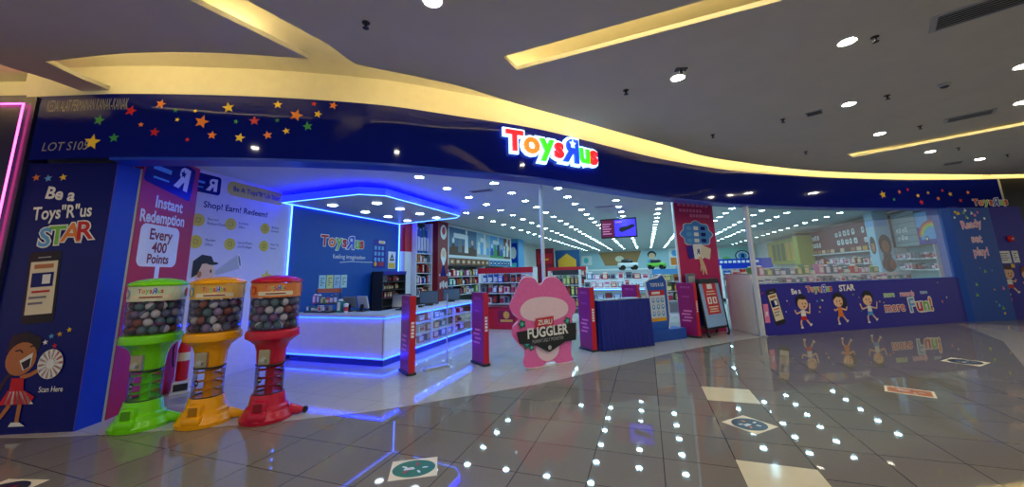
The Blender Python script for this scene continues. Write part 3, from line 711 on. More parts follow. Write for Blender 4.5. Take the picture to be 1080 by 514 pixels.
for x, y, l in mall:
    if ml is None: ml = disc_lamp('ceiling_downlight', x, y, ZC, .068, M_malllamp, l, 'mall ceiling downlights')
    else: c = copy_tree(ml); c.location = (x, y, ZC); c['label'] = l
for x, y in ((-4.2, .6), (-2.2, .2), (-.2, .6), (-1.2, -1.8), (1.8, .4), (1.2, -2.0), (3.6, 1.8), (5.6, 3.6), (-4.8, -1.8), (4.2, -1.0), (7.6, 5.6), (8.6, 8.2), (-3, -4), (0, -4.5), (3, -4), (6.5, .5), (9.5, 3.5)):
    c = copy_tree(ml); c.location = (x, y, ZC); c['label'] = 'warm mall ceiling downlight behind the viewpoint'; c['group'] = 'mall downlights behind the viewpoint'

# ceiling fittings
def grille(x, y, a, w, d, n, label, z=ZC):
    t = thing('air_vent', label, 'air vent', (x, y, z), a)
    obj('frame', ring([(-w / 2, -d / 2), (w / 2, -d / 2), (w / 2, d / 2), (-w / 2, d / 2)], -.012, .0, 1.0, .86), M_lgrey, t)
    obj('backing', boxb((0, 0, -.003), (w * .9, d * .9, .004)), M_black, t)
    for k in range(n): bm = B(); box(bm, (0, -d * .4 + d * .8 * (k + .5) / n, -.008), (w * .86, d * .52 / n, .004), rot=Matrix.Rotation(.35, 3, 'X')); obj('slat', bm, M_lgrey, t)
grille(3.05, 4.28, radians(-25), .62, .34, 6, 'large louvred air vent in the upper right ceiling')
grille(4.98, 7.62, radians(-28), .52, .28, 6, 'louvred air vent in front of the thin ceiling slot')
grille(2.56, 6.48, radians(-25), .2, .2, 3, 'small square air vent near the middle downlights')
grille(6.9, 11.3, radians(-25), .3, .3, 3, 'small far air vent near the right end of the cove')
grille(-.93, 10.1, 0, .5, .16, 3, 'thin air vent in the shop ceiling left of the hanging screen', ZS)
grille(-3.1, 6.9, 0, .5, .16, 3, 'thin air vent in the shop ceiling beside the counter canopy', ZS)
spr = [(-2.19, 2.40, 'above the notch and star fascia'), (2.36, 4.44, 'beside the large warm downlight'), (-.06, 4.64, 'left of the bracketed downlight'), (3.28, 6.18, 'by the middle downlight'), (1.26, 6.89, 'near the cove edge, left one'), (2.19, 6.58, 'beside the small square vent'), (4.51, 7.87, 'left of the thin slot'), (3.2, 8.74, 'nearest the cove edge over the window'), (6.1, 9.77, 'past the thin slot'), (7.54, 10.88, 'farthest to the right')]
s0 = None
for x, y, l in spr:
    if s0 is None:
        s0 = thing('sprinkler_head', 'small dark sprinkler head in the ceiling ' + l, 'sprinkler', (x, y, ZC), 0, 'mall ceiling sprinklers')
        bm = B(); lathe(bm, [(.035, 0), (.035, -.006), (.012, -.01), (.012, -.04), (0, -.04)], 12); obj('body', bm, M_dark, s0)
        bm = B(); lathe(bm, [(0, -.058), (.028, -.056), (.028, -.053), (0, -.05)], 12); box(bm, (.011, 0, -.046), (.004, .006, .022)); box(bm, (-.011, 0, -.046), (.004, .006, .022)); obj('deflector', bm, M_dark, s0)
    else: c = copy_tree(s0); c.location = (x, y, ZC); c['label'] = 'small dark sprinkler head in the ceiling ' + l
t = thing('ceiling_bracket', 'dark bracket beside a warm downlight in the middle ceiling', 'bracket', (.56, 4.35, ZC)); obj('plate', boxb((0, 0, -.008), (.13, .07, .016), .3, .004), M_dark, t); obj('stem', boxb((0, 0, -.03), (.03, .03, .04)), M_dark, t)
t = thing('smoke_detector', 'small pale smoke detector left of the louvred vent', 'smoke detector', (3.8, 6.06, ZC)); bm = B(); lathe(bm, [(.06, 0), (.06, -.02), (.04, -.04), (0, -.042)], 16); obj('housing', bm, M_lgrey, t, smooth=True); bm = B(); lathe(bm, [(.045, -.036), (.03, -.05), (0, -.05)], 12); obj('cap', bm, M_dark, t)

# ------------------------------------------------------------------ capsule machines
def machine(name_c, rgb, x, y, label, rz, rgb2=None):
    c = mat(name_c + '_gloss_plastic', rgb, .22, vary=.03)
    t = thing('capsule_machine', label, 'capsule machine', (x, y, .004), rz, 'spiral capsule machines')
    # stepped oval base with a skirt
    bm = B(); n = 40
    for prof in ([(.285, 0), (.292, .035), (.268, .06), (.26, .085), (.24, .10), (.232, .135), (.205, .155), (.185, .25), (.18, .27), (0, .27)],):
        lathe(bm, prof, n, sx=1.05, sy=.98)
    obj('base', bm, c, t, smooth=True)
    bm = B(); box(bm, (.0, -.18, .145), (.17, .14, .17), bev=.03); box(bm, (0, -.225, .075), (.21, .13, .09), bev=.03)
    ch_ = obj('chute', bm, c, t, smooth=True)
    bm = B(); box(bm, (0, -.252, .165), (.10, .012, .085), bev=.004); obj('chute_door', bm, mat(name_c + '_door', [int(v * .7) for v in rgb], .3), ch_)
    bm = B(); tube(bm, [(.25, .05, .07), (.36, .08, .045), (.40, .10, .04)], [.06, .045, .03], 10); obj('foot_arm', bm, c, t, smooth=True)
    bm = B(); lathe(bm, [(0, -.018), (.035, -.018), (.035, .018), (0, .018)], 14); bm.transform(Matrix.Translation((.43, .11, .036)) @ Matrix.Rotation(pi / 2, 4, 'X')); obj('caster', bm, M_black, t)
    # clear tube and spiral
    bm = B(); lathe(bm, [(.168, .27), (.168, .575)], 32); tu_ = obj('clear_tube', bm, M_plastic, t, smooth=True)
    bm = B(); lathe(bm, [(.05, .27), (.05, .575)], 16)
    pv = None; turns = 3.2; N = 96; fs = []
    for k in range(N + 1):
        a = 2 * pi * turns * k / N; z = .28 + .28 * k / N
        w = [bm.verts.new((r * cos(a), r * sin(a), z + dz)) for r, dz in ((.05, 0), (.145, 0), (.15, .012))]
        if pv: fs += [bm.faces.new((pv[0], pv[1], w[1], w[0])), bm.faces.new((pv[1], pv[2], w[2], w[1]))]
        pv = w
    obj('spiral_ramp', bm, mat(name_c + '_ramp', rgb, .35), t, smooth=True)
    for zr in (.265, .565): bm = B(); lathe(bm, [(.172, zr), (.172, zr + .015), (.164, zr + .015)], 32); obj('tube_ring', bm, M_dark, t)
    S = Cyl(.1695); P = Pic(S); P.ell(M_ink, -.05, .43, .032); P.text(M_txt, '400', -.05, .42, .02, .0); P.done('sticker', tu_, world=False)
    # funnel body and collar
    bm = B(); lathe(bm, [(.155, .575), (.165, .60), (.175, .72), (.205, .79), (.27, .835), (.315, .86), (.32, .90), (.31, .935), (.29, .945), (.0, .945)], 40); obj('funnel', bm, c, t, smooth=True)
    bm = B(); box(bm, (0, -.185, .665), (.13, .05, .16), bev=.01); co_ = obj('coin_mechanism', bm, mat('steel_plate', (190, 180, 150), .3, metal=.8), t)
    bm = B(); lathe(bm, [(0, 0), (.03, 0), (.03, .03), (0, .03)], 14); box(bm, (0, 0, .035), (.06, .014, .02)); bm.transform(Matrix.Translation((0, -.21, .64)) @ Matrix.Rotation(pi / 2, 4, 'X')); obj('crank', bm, M_alu, co_)
    # globe, printed band, lid
    bm = B(); lathe(bm, [(.292, .945), (.292, 1.46)], 40); gl_ = obj('globe', bm, M_plastic, t, smooth=True)
    S = Cyl(.293); P = Pic(S, .001, .0006)
    P.rect(mat(name_c + '_band', rgb2 or (232, 190, 120), .5), -.85, 1.30, .85, 1.455, 40)
    logo(P, .10, 1.385, .045, COLS, M_txt, .05); P.rect(M_cream2, -.10, 1.32, .32, 1.365, 10)
    for k in range(9):
        u = -.72 + .18 * k
        if -.16 < u < .38: continue
        P.ell(random.choice([M_txt, M_sky, M_red, M_brown]), u, 1.38, .045, .05, n=10); P.ell(random.choice([M_yellow, M_orange, M_skin]), u, 1.375, .028, .032, n=10)
    P.rect(M_dkred, .0, 1.336, .22, 1.348, 6)
    P.done('printed_band', gl_, world=False)
    bm = B(); lathe(bm, [(.0, 1.46), (.305, 1.458), (.31, 1.475), (.295, 1.492), (.22, 1.52), (.10, 1.54), (0, 1.545)], 40); obj('lid', bm, c, t, smooth=True)
    t.scale = (.84, .84, 1)
    return t
ZM = radians(28)        # turned to face out of the shop front
MACH = [('lime', (120, 225, 20), -5.20, 2.70, 'lime green capsule machine, leftmost of the three', 'green', (214, 226, 196)), ('amber', (250, 172, 10), -4.63, 2.97, 'amber yellow capsule machine in the middle of the three', 'yellow', (226, 180, 90)), ('crimson', (196, 22, 60), -4.06, 3.24, 'crimson capsule machine, rightmost of the three', 'red', (226, 130, 60))]
def capsule_mesh(c1, c2, k):
    bm = B(); bmesh.ops.create_uvsphere(bm, u_segments=14, v_segments=8, radius=.0445)
    for f in bm.faces: f.material_index = 0 if f.calc_center_median().z < 0.0 else 1; f.smooth = True
    lathe(bm, [(.046, -.004), (.046, .004)], 14, 0)
    me = bpy.data.meshes.new('toy_capsule'); bm.to_mesh(me); bm.free(); me.materials.append(c1); me.materials.append(c2); return me
CC = [mat('capsule_plum', (134, 96, 142), .2), mat('capsule_slate', (112, 120, 156), .2), mat('capsule_rust', (158, 92, 90), .2), mat('capsule_teal', (98, 130, 144), .2), mat('capsule_violet', (156, 134, 182), .2), mat('capsule_dark', (80, 70, 94), .2)]
CL = mat('capsule_clear_half', (222, 218, 232), .12)
CAPS = [capsule_mesh(c, CL if k % 2 else CC[(k + 3) % 6], k) for k, c in enumerate(CC)]
for nm, rgb, x, y, l, wd, b2 in MACH:
    machine(nm, rgb, x, y, l, ZM, b2)
    spots = []
    for j, z in enumerate((.997, 1.079, 1.161, 1.243)):
        for k in range(13):
            a = 2 * pi * (k + .5 * (j % 2)) / 13; spots.append((x + .192 * cos(a), y + .192 * sin(a), z + .004))
    for j, z in enumerate((1.161, 1.243)):
        for k in range(6): a = 2 * pi * (k + .5 * j) / 6; spots.append((x + .1 * cos(a), y + .1 * sin(a), z + .012))
    for i, s in enumerate(spots):
        o = bpy.data.objects.new('toy_capsule', random.choice(CAPS)); COL.objects.link(o); o.location = s
        o.rotation_euler = (random.uniform(0, 6.28), random.uniform(0, 6.28), random.uniform(0, 6.28))
        tag(o, 'round two-tone toy capsule inside the %s capsule machine' % {'green': 'lime green', 'yellow': 'amber yellow', 'red': 'crimson'}[wd], 'toy capsule', 'toy capsules in the %s machine' % {'green': 'lime green', 'yellow': 'amber', 'red': 'crimson'}[wd])

# fire extinguisher on its stand
t = thing('fire_extinguisher', 'red fire extinguisher on the floor by the white wall', 'fire extinguisher', (-6.17, 3.60, .004), radians(60))
bm = B(); lathe(bm, [(0, .16), (.06, .16), (.068, .18), (.068, .58), (.05, .66), (.03, .69), (.03, .72), (0, .72)], 24); obj('cylinder', bm, M_red, t, smooth=True)
bm = B(); lathe(bm, [(.0695, .42), (.0695, .53)], 24); obj('paper_label', bm, M_cream2, t, smooth=True)
bm = B(); box(bm, (0, 0, .75), (.05, .05, .06), bev=.008); box(bm, (.05, 0, .79), (.13, .025, .015)); box(bm, (.05, 0, .75), (.12, .025, .012)); vh_ = obj('valve_handle', bm, M_black, t)
bm = B(); tube(bm, [(-.03, 0, .75), (-.09, 0, .72), (-.12, 0, .60), (-.11, 0, .42), (-.10, 0, .35)], .011, 8); obj('hose', bm, M_black, vh_, smooth=True)
bm = B(); box(bm, (0, 0, .01), (.22, .22, .02), bev=.005); box(bm, (0, 0, .085), (.19, .19, .15), bev=.01); st_ = obj('stand', bm, M_white, t)
bm = B(); box(bm, (0, -.104, .085), (.15, .004, .09)); obj('stand_label', bm, M_dark, st_)

# ------------------------------------------------------------------ sales counter
CX0, CX1, CY0, CY1, CT = -6.48, -4.27, 5.44, 8.92, .85
cw = mat('counter_white', (226, 228, 240), .3)
t = thing('sales_counter', 'white sales counter panel facing the mall, edged with blue light', 'counter', ((CX0 + CX1) / 2, CY0 + .3, .004))
bm = B(); box(bm, ((CX0 + CX1) / 2, CY0 + .30, .46), (CX1 - CX0, .58, .70), bev=.006); obj('body', bm, cw, t, world=True)
obj('plinth', boxb(((CX0 + CX1) / 2, CY0 + .32, .06), (CX1 - CX0 - .1, .52, .115)), mat('plinth_navy', (30, 50, 140), .3), t, world=True)
for z, m in ((.79, M_ledc), (.135, M_ledc)):
    bm = B(); box(bm, ((CX0 + CX1) / 2, CY0 + .002, z), (CX1 - CX0 + .02, .02, .014)); obj('light_strip', bm, m, t, world=True)
    bm = B(); box(bm, (CX1 + .012, CY0 + .3, z), (.02, .6, .014)); obj('light_strip', bm, m, t, world=True)
bm = B(); box(bm, (CX1 - .02, CY0 + .006, .46), (.02, .012, .68)); obj('corner_trim', bm, M_alu, t, world=True)
t = thing('display_counter', 'glass fronted counter with lit shelves along the aisle side', 'display counter', (CX1 - .3, (CY0 + CY1) / 2, .004))
y0, y1 = CY0 + .62, CY1; ym = (y0 + y1) / 2; L = y1 - y0
obj('plinth', boxb((CX1 - .34, ym, .06), (.52, L, .115)), MATS['plinth_navy'], t, world=True)
bm = B(); box(bm, (CX1 - .30, ym, .135), (.58, L, .03)); obj('bottom_shelf', bm, cw, t, world=True)
obj('back_panel', boxb((CX1 - .57, ym, .48), (.03, L, .66)), cw, t, world=True)
obj('top_frame', boxb((CX1 - .30, ym, .792), (.58, L, .035)), cw, t, world=True)
for z in (.35, .56): obj('shelf', boxb((CX1 - .30, ym, z), (.50, L - .06, .012)), M_white, t, world=True)
for y in (y0 + .02, y0 + L * .33, y0 + L * .66, y1 - .02): obj('upright', boxb((CX1 - .03, y, .46), (.04, .035, .63)), cw, t, world=True)
obj('glass_front', boxb((CX1 - .004, ym, .46), (.006, L, .63)), M_glass, t, world=True)
obj('case_light', boxb((CX1 - .06, ym, .768), (.03, L - .1, .012)), M_ledw, t, world=True)
for z in (.79, .145):
    bm = B(); box(bm, (CX1 + .012, ym, z), (.02, L, .014)); obj('light_strip', bm, M_ledc, t, world=True)
bm = B(); prism(bm, [(CX0, CY0 - .01), (CX1 + .02, CY0 - .01), (CX1 + .02, CY1), (CX1 - .62, CY1), (CX1 - .62, CY0 + .62), (CX0, CY0 + .62)], .815, CT)
settle(tag(obj('worktop', bm, mat('worktop_white', (214, 220, 236), .25)), 'pale L-shaped worktop over the counter units', 'worktop'))

# ------------------------------------------------------------------ goods: every packet its own object
PAL = [((206, 40, 50), (240, 220, 200)), ((40, 90, 190), (230, 230, 240)), ((240, 240, 240), (200, 60, 90)), ((70, 60, 120), (220, 180, 90)), ((30, 130, 140), (235, 235, 220)), ((230, 160, 60), (120, 40, 30)),
       ((150, 150, 160), (60, 60, 80)), ((220, 120, 170), (250, 240, 240)), ((60, 50, 54), (190, 60, 50)), ((110, 150, 90), (240, 230, 150)), ((120, 80, 60), (230, 200, 150)), ((90, 110, 140), (240, 240, 250))]
def goods_mesh(kind, c, k):
    m1 = mat('pack_colour_%d' % k, c[0], .4); m2 = mat('pack_print_%d' % k, c[1], .4); bm = B()
    if kind == 'toy_box':           # carton with a raised window and a title strip, unit size, front at -y
        box(bm, (0, 0, .5), (.94, .9, 1.0), 0, 0, .015); box(bm, (0, -.452, .42), (.66, .02, .5), 0, 1); box(bm, (0, -.452, .83), (.8, .02, .16), 0, 1)
    elif kind == 'doll_box':        # tall box with a domed header
        box(bm, (0, 0, .42), (.9, .8, .84), 0, 0, .015); lathe(bm, [(.45, .0), (.40, .10), (.25, .15), (0, .16)], 14, 1, (0, 0, .84), 1, .8); box(bm, (0, -.405, .45), (.6, .02, .62), 0, 1)
    elif kind == 'blister_pack':    # card with a bubble
        box(bm, (0, .2, .5), (.92, .08, 1.0), 0, 0); box(bm, (0, 0, .36), (.7, .42, .52), 0, 1, .08); box(bm, (0, .15, .94), (.3, .03, .06), 0, 1)
    elif kind == 'tub':
        lathe(bm, [(0, 0), (.36, 0), (.40, .75), (.44, .76), (.44, .9), (.2, .98), (0, .98)], 14, 0); lathe(bm, [(.395, .15), (.41, .6)], 14, 1)
    me = bpy.data.meshes.new(kind); bm.normal_update(); bm.to_mesh(me); bm.free(); me.materials.append(m1); me.materials.append(m2); return me
GM = {k: [goods_mesh(k, c, i) for i, c in enumerate(PAL)] for k in ('toy_box', 'doll_box', 'blister_pack', 'tub')}
KW = {'toy_box': 'toy box', 'doll_box': 'doll box', 'blister_pack': 'blister pack', 'tub': 'tub'}
def goods(kind, i, x, y, z, w, d, h, rz, where, grp):
    o = bpy.data.objects.new(kind, GM[kind][i % len(PAL)]); COL.objects.link(o); o.location = (x, y, z); o.scale = (w, d, h); o.rotation_euler = (0, 0, rz)
    adj = ['red', 'blue', 'white', 'violet', 'teal', 'orange', 'grey', 'pink', 'black', 'green', 'brown', 'slate'][i % 12]
    tag(o, '%s %s %s' % (adj, KW[kind], where), KW[kind], grp + ', ' + adj + ' ' + KW[kind] + ' packs')
def row(a, b, z, n, d, hmin, hmax, where, grp, kinds=('toy_box', 'doll_box', 'blister_pack'), pal=range(12), face=None, fill=.9):
    a, b = Vector((*a, 0)), Vector((*b, 0)); dd = (b - a); L = dd.length; dd.normalize(); rz = atan2(dd.y, dd.x); pal = list(pal)
    for k in range(n):
        p = a + dd * L * (k + .5) / n
        goods(random.choice(kinds), random.choice(pal), p.x, p.y, z, L / n * random.uniform(.78, fill), d * random.uniform(.8, 1), random.uniform(hmin, hmax), rz, where, grp)

# glass counter stock
for z, zl in ((.152, 'bottom'), (.357, 'middle'), (.567, 'top')):
    row((CX1 - .28, y0 + .1), (CX1 - .28, y1 - .1), z, 9, .2, .11, .17, 'on the %s shelf inside the glass counter' % zl, 'goods inside the glass counter, %s shelf' % zl, pal=(0, 2, 6, 11, 1, 3))
# counter-top rack at the left and goods in it
t = thing('counter_rack', 'small wire rack of toys at the left end of the counter', 'rack', (-6.0, 5.78, CT))
obj('base', boxb((0, 0, .012), (.62, .3, .024)), M_dark, t); obj('tier', boxb((0, .06, .15), (.62, .16, .012)), M_dark, t)
for x in (-.3, .3): obj('upright', boxb((x, .13, .22), (.015, .015, .42)), M_dark, t)
obj('header', boxb((0, .14, .40), (.62, .012, .08)), M_orange, t)
row((-6.3, 5.70), (-5.7, 5.70), CT + .024, 6, .1, .08, .115, 'on the bottom tier of the wire counter rack', 'goods in the counter rack, bottom tier', ('toy_box', 'tub'))
row((-6.3, 5.84), (-5.7, 5.84), CT + .157, 6, .1, .10, .2, 'on the upper tier of the wire counter rack', 'goods in the counter rack, upper tier', ('blister_pack', 'doll_box'))
row((-5.62, 5.78), (-5.35, 5.78), CT, 2, .12, .16, .26, 'standing right of the wire counter rack', 'packs beside the counter rack', ('tub', 'doll_box'), pal=(4, 2))
# grey screens seen from behind, card tray
def monitor(x, y, rz, label, w=.26, h=.20, m=M_grey, z=CT):
    t = thing('till_screen', label, 'screen', (x, y, z), rz)
    bm = B(); box(bm, (0, 0, .012), (.18, .16, .024), bev=.006); obj('foot', bm, M_black, t)
    bm = B(); box(bm, (0, .03, .07), (.06, .03, .12), rot=Matrix.Rotation(.25, 3, 'X')); obj('stem', bm, M_black, t)
    R_ = Matrix.Rotation(-.28, 3, 'X'); bm = B(); box(bm, (0, 0, .17), (w, .03, h), rot=R_, bev=.008); ho_ = obj('housing', bm, m, t)
    bm = B(); box(bm, Vector((0, 0, .17)) + R_ @ Vector((0, -.0165, 0)), (w * .9, .004, h * .86), rot=R_); obj('display', bm, mat('dim_display', (84, 100, 120), .15), ho_)
    return t
monitor(-5.52, 5.98, radians(190), 'grey screen turned away, left of the pair on the counter', .26, .22)
monitor(-5.22, 6.00, radians(170), 'grey screen turned away, right of the pair on the counter', .28, .24, M_lgrey)
monitor(-4.56, 6.30, radians(20), 'black till screen at the counter corner, nearest the mall', .36, .27, M_black)
monitor(-4.56, 7.30, radians(28), 'black till screen in the middle of the glass counter', .42, .29, M_black)
monitor(-4.56, 8.30, radians(28), 'black till screen at the far end of the glass counter', .42, .29, M_black)
t = thing('keypad', 'small dark card keypad beside the middle till screen', 'keypad', (-4.5, 6.9, CT), .3); obj('case', boxb((0, 0, .02), (.09, .15, .04), 0, .008), M_black, t)
for a in (-.025, 0, .025):
    for b in (-.05, -.025, 0): obj('key', boxb((a, b, .042), (.016, .016, .006)), M_lgrey, t)
# snack rack behind the counter against the blue wall
def shelfunit(name, label, cat, x, y, rz, w, d, h, zs, back=M_white, shelfm=M_white, head=None, base=.1, group=None, sides=True):
    t = thing(name, label, cat, (x, y, .004), rz, group)
    obj('base', boxb((0, 0, base / 2), (w, d, base)), shelfm, t)
    obj('back_panel', boxb((0, d / 2 - .012, h / 2), (w, .024, h)), back, t)
    for z in zs: obj('shelf', boxb((0, 0, z), (w - .03, d - .03, .02)), shelfm, t)
    if sides:
        for s in (-1, 1): obj('upright', boxb((s * (w / 2 - .012), 0, h / 2), (.024, d, h)), shelfm, t)
    if head: obj('header', boxb((0, -d / 2 - .008, h - head[1] / 2), (w, .015, head[1])), head[0], t)
    return t
FL = .004
def stock(x, y, rz, w, zs, n, d, h0, h1, where, grp, **k):
    for j, z in enumerate(zs):
        c, s = cos(rz), sin(rz); a = (x - c * (w / 2 - .04), y - s * (w / 2 - .04)); b = (x + c * (w / 2 - .04), y + s * (w / 2 - .04))
        zl = ['lowest', 'second', 'third', 'fourth', 'fifth', 'sixth'][j] if len(zs) > 1 else 'open'
        row(a, b, z + FL + .011, n, d, h0, h1, 'on the %s shelf of %s' % (zl, where), '%s, %s shelf' % (grp, zl), **k)
shelfunit('snack_rack', 'tall rack of small packets against the blue counter wall', 'rack', -6.36, 8.25, radians(90), .95, .34, 1.62, (.75, .95, 1.15, 1.35), M_dark, M_dark, (M_purple_navy, .08))
stock(-6.40, 8.25, radians(90), .95, (.95, 1.15, 1.35), 8, .16, .13, .17, 'the packet rack by the blue wall', 'packets in the rack by the blue wall', kinds=('blister_pack', 'toy_box'), pal=(3, 8, 0, 10, 6))

# left wall bays
t = thing('end_panel', 'white and red end panel standing behind the counter end', 'panel', (-6.50, 9.14, FL))
obj('lower_panel', boxb((0, 0, 1.09), (.16, .33, 2.18), 0, .004), M_white, t); obj('upper_panel', boxb((0, 0, 2.68), (.16, .33, 1.0), 0, .004), M_red, t)
shelfunit('wall_shelving', 'shelf bay between the white end panel and the red pillar', 'shelving', -6.42, 9.76, radians(90), .88, .3, 3.1, (.5, .9, 1.24, 1.56, 1.86, 2.14), M_dark, M_white)
stock(-6.40, 9.76, radians(90), .88, (.9, 1.24, 1.56, 1.86), 7, .2, .2, .27, 'the shelf bay left of the red pillar', 'toys in the bay left of the red pillar')
stock(-6.40, 9.76, radians(90), .88, (2.14,), 5, .2, .75, .85, 'the bay left of the red pillar, top', 'tall packs in the bay left of the red pillar', kinds=('blister_pack',), pal=(1, 11, 4))
t = thing('red_pillar', 'red pillar with a printed figure beside the poster wall', 'pillar', (-6.33, 10.54, FL)); obj('shaft', boxb((0, 0, 1.595), (.48, .64, 3.19)), M_dkred, t)
PP = Plane((-6.09, 10.21), (-6.09, 10.86)); P = Pic(PP)
P.ell(M_txt, .35, 2.86, .2, .24); P.ell(M_red, .35, 2.9, .11, .13); P.ell(M_cream2, .35, 2.12, .18, .24); P.poly(M_txt, [(.18, 2.05), (.52, 2.05), (.35, 1.72)]); P.ell(M_skin, .35, 2.17, .10, .10)
P.poly(M_navy, [(.3, 1.8), (.4, 1.8), (.54, 1.46), (.16, 1.46)]); P.star(M_txt, .12, 1.5, .05); P.star(M_txt, .58, 1.5, .05)
for k in range(5): P.rect(M_txt, .12 + .1 * k, 1.08 + .04 * (k % 2), .18 + .1 * k, 1.26 + .03 * (k % 3))
P.done('print', t)
PX = -6.16
for k, (ya, yb) in enumerate(((10.88, 14.0), (14.0, 17.2))):
    w = yb - ya; ym = (ya + yb) / 2
    shelfunit('wall_shelving', 'long wall shelf bay under the posters, %s' % ('nearest the red pillar' if k == 0 else 'farther from the red pillar'), 'shelving', -6.37, ym, radians(90), w - .02, .42, 1.78, (.45, .8, 1.12, 1.42), M_dark, M_white)
    stock(-6.30, ym, radians(90), w, (.8, 1.12, 1.42), 12, .2, .2, .27, 'the %s wall bay under the posters' % ('near' if k == 0 else 'far'), 'toys under the wall posters, bay %s' % ('near' if k == 0 else 'far'))
t = thing('poster_board', 'long lit board of scenic posters above the left wall shelves', 'poster board', (-6.36, 14.04, 1.80))
obj('board', boxb((0, 0, .70), (.42, 6.28, 1.36)), M_white, t)
PB = Plane((-6.15, 11.0), (-6.15, 17.18)); EP = 1.0
def pposter(x0, x1, sky, ground, fig):
    P = Pic(PB, .003); P.rect(sky, x0, 2.16, x1, 3.1); P.poly(ground, [(x0, 2.16), (x1, 2.16), (x1, 2.42), ((x0 + x1) / 2, 2.52), (x0, 2.4)])
    for q in range(4):
        cx = x0 + (x1 - x0) * (q + .6) / 4.4; hh = .35 + .18 * (q % 3)
        P.poly(fig[q % len(fig)], [(cx - .16, 2.26), (cx + .16, 2.26), (cx + .12, 2.26 + hh * .7), (cx, 2.26 + hh), (cx - .12, 2.26 + hh * .7)]); P.ell(M_skin if q % 2 else M_txt, cx, 2.26 + hh + .05, .09, .1)
    P.rrect(M_txt, x0 + .3, 2.75, x0 + (x1 - x0) * .65, 2.92, .05)
    P.done('poster', t)
pposter(.02, 2.2, mat('poster_dusk', (70, 110, 150), .4), M_brown, (M_brown, M_grey, M_txt)); pposter(2.22, 3.5, mat('poster_ice', (150, 190, 215), .4), M_lgrey, (M_txt, M_sky)); pposter(3.52, 5.1, M_sky, M_green, (M_blue, M_green, M_ink)); pposter(5.12, 6.0, M_dkred, M_brown, (M_txt, M_grey))
P = Pic(PB, .003)
P.rect(M_brown, .02, 1.82, 3.4, 2.06); P.rect(M_sky, 3.42, 1.82, 6.0, 2.06)
for k in range(14):
    x = .1 + .42 * k; P.rrect(M_tan if x < 3.3 else M_navy, x, 1.86, x + .3, 2.02, .04); P.rrect(M_cream2 if x < 3.3 else M_txt, x + .06, 1.9, x + .22, 1.97, .02)
P.done('header_print', t)
# blue column and things behind
t = thing('blue_column', 'blue printed column beyond the end of the poster board', 'column', (-6.28, 18.3, FL)); obj('shaft', boxb((0, 0, 1.595), (.56, .9, 3.19)), M_sky, t); P = Pic(Plane((-6.56, 17.85), (-6.0, 17.85))); P.rect(M_blue, .06, 1.4, .5, 3.0); P.ell(M_txt, .28, 2.5, .16, .3); P.rect(M_teal, .12, 1.6, .44, 2.0); P.done('print', t)

# aisle gondola ends facing the entrance
def gondola(x, y, rz, w, h, zs, where, n, m_base=M_white, head=M_red, pal=range(12), hh=(.2, .27), d=.5, kinds=('toy_box', 'doll_box', 'blister_pack')):
    shelfunit('gondola_shelf', where[0].upper() + where[1:] if False else where, 'shelving', x, y, rz, w, d, h, zs, M_lgrey, M_white, (head, .16), base=.12)
    if n: stock(x - sin(rz) * -.08 * -1, y + cos(rz) * -.08, rz, w, zs, n, d * .5, hh[0], hh[1], where, 'goods on ' + where, pal=pal, kinds=kinds)
t = thing('red_bin', 'low red printed bin in front of the aisle shelf behind the security posts', 'bin', (-3.72, 10.0, FL))
obj('body', boxb((0, 0, .28), (1.15, .4, .56), 0, .01), M_red, t); obj('rim', boxb((0, 0, .57), (1.18, .43, .03)), M_dkred, t)
P = Pic(Plane((-4.295, 9.8), (-3.145, 9.8))); P.rrect(M_dkred, .35, .18, .85, .5, .05); P.ell(M_gold, .6, .38, .09, .1); P.rect(M_gold, .42, .20, .78, .26); P.done('print', t)
gondola(-3.9, 10.55, 0, 1.7, 1.66, (.62, .92, 1.22), 'the aisle shelf above the low red bin', 9, pal=(2, 11, 1, 6, 0, 8), hh=(.2, .26))
gondola(-2.6, 12.9, radians(0), .9, 1.55, (.3, .68, 1.04), 'the dark rack behind the pink standee', 6, head=M_dark, pal=(8, 6, 3, 9), hh=(.28, .36))
gondola(-4.9, 13.6, 0, 1.5, 1.66, (.7, 1.05, 1.35), 'the aisle shelf beyond the red bin', 6, pal=(2, 6, 11, 1))
gondola(-3.3, 16.6, 0, 1.7, 1.7, (.6, .95, 1.3), 'the third aisle shelf beyond the slim post', 5)
# tall signs deep in the shop
t = thing('tall_sign', 'tall dark red sign board deep in the shop behind the slim post', 'sign', (-5.72, 22, FL)); obj('board', boxb((0, 0, 1.45), (1.1, .14, 2.9)), M_dkred, t); P = Pic(Plane((-6.27, 21.93), (-5.17, 21.93))); P.rect(M_red, .1, 2.0, 1.0, 2.6); P.rect(M_gold, .3, 2.2, .8, 2.3); P.done('print', t)
t = thing('house_display', 'blue display board with a yellow house shape deep in the shop', 'display', (-4.55, 23, FL)); obj('board', boxb((0, 0, 1.4), (1.5, .2, 2.8)), mat('deep_teal', (20, 80, 130), .4), t)
bm = B(); Ph = Plane((-5.30, 22.9), (-3.80, 22.9)); v = [bm.verts.new(Ph.map(a, b, o)) for o in (0.0, .12) for a, b in ((.2, 1.5), (1.3, 1.5), (1.3, 2.2), (.75, 2.6), (.2, 2.2))]
bm.faces.new(v[5:]); [bm.faces.new((v[i], v[(i + 1) % 5], v[5 + (i + 1) % 5], v[5 + i])) for i in range(5)]; bmesh.ops.recalc_face_normals(bm, faces=bm.faces); obj('house_shape', bm, M_gold, t, world=True)
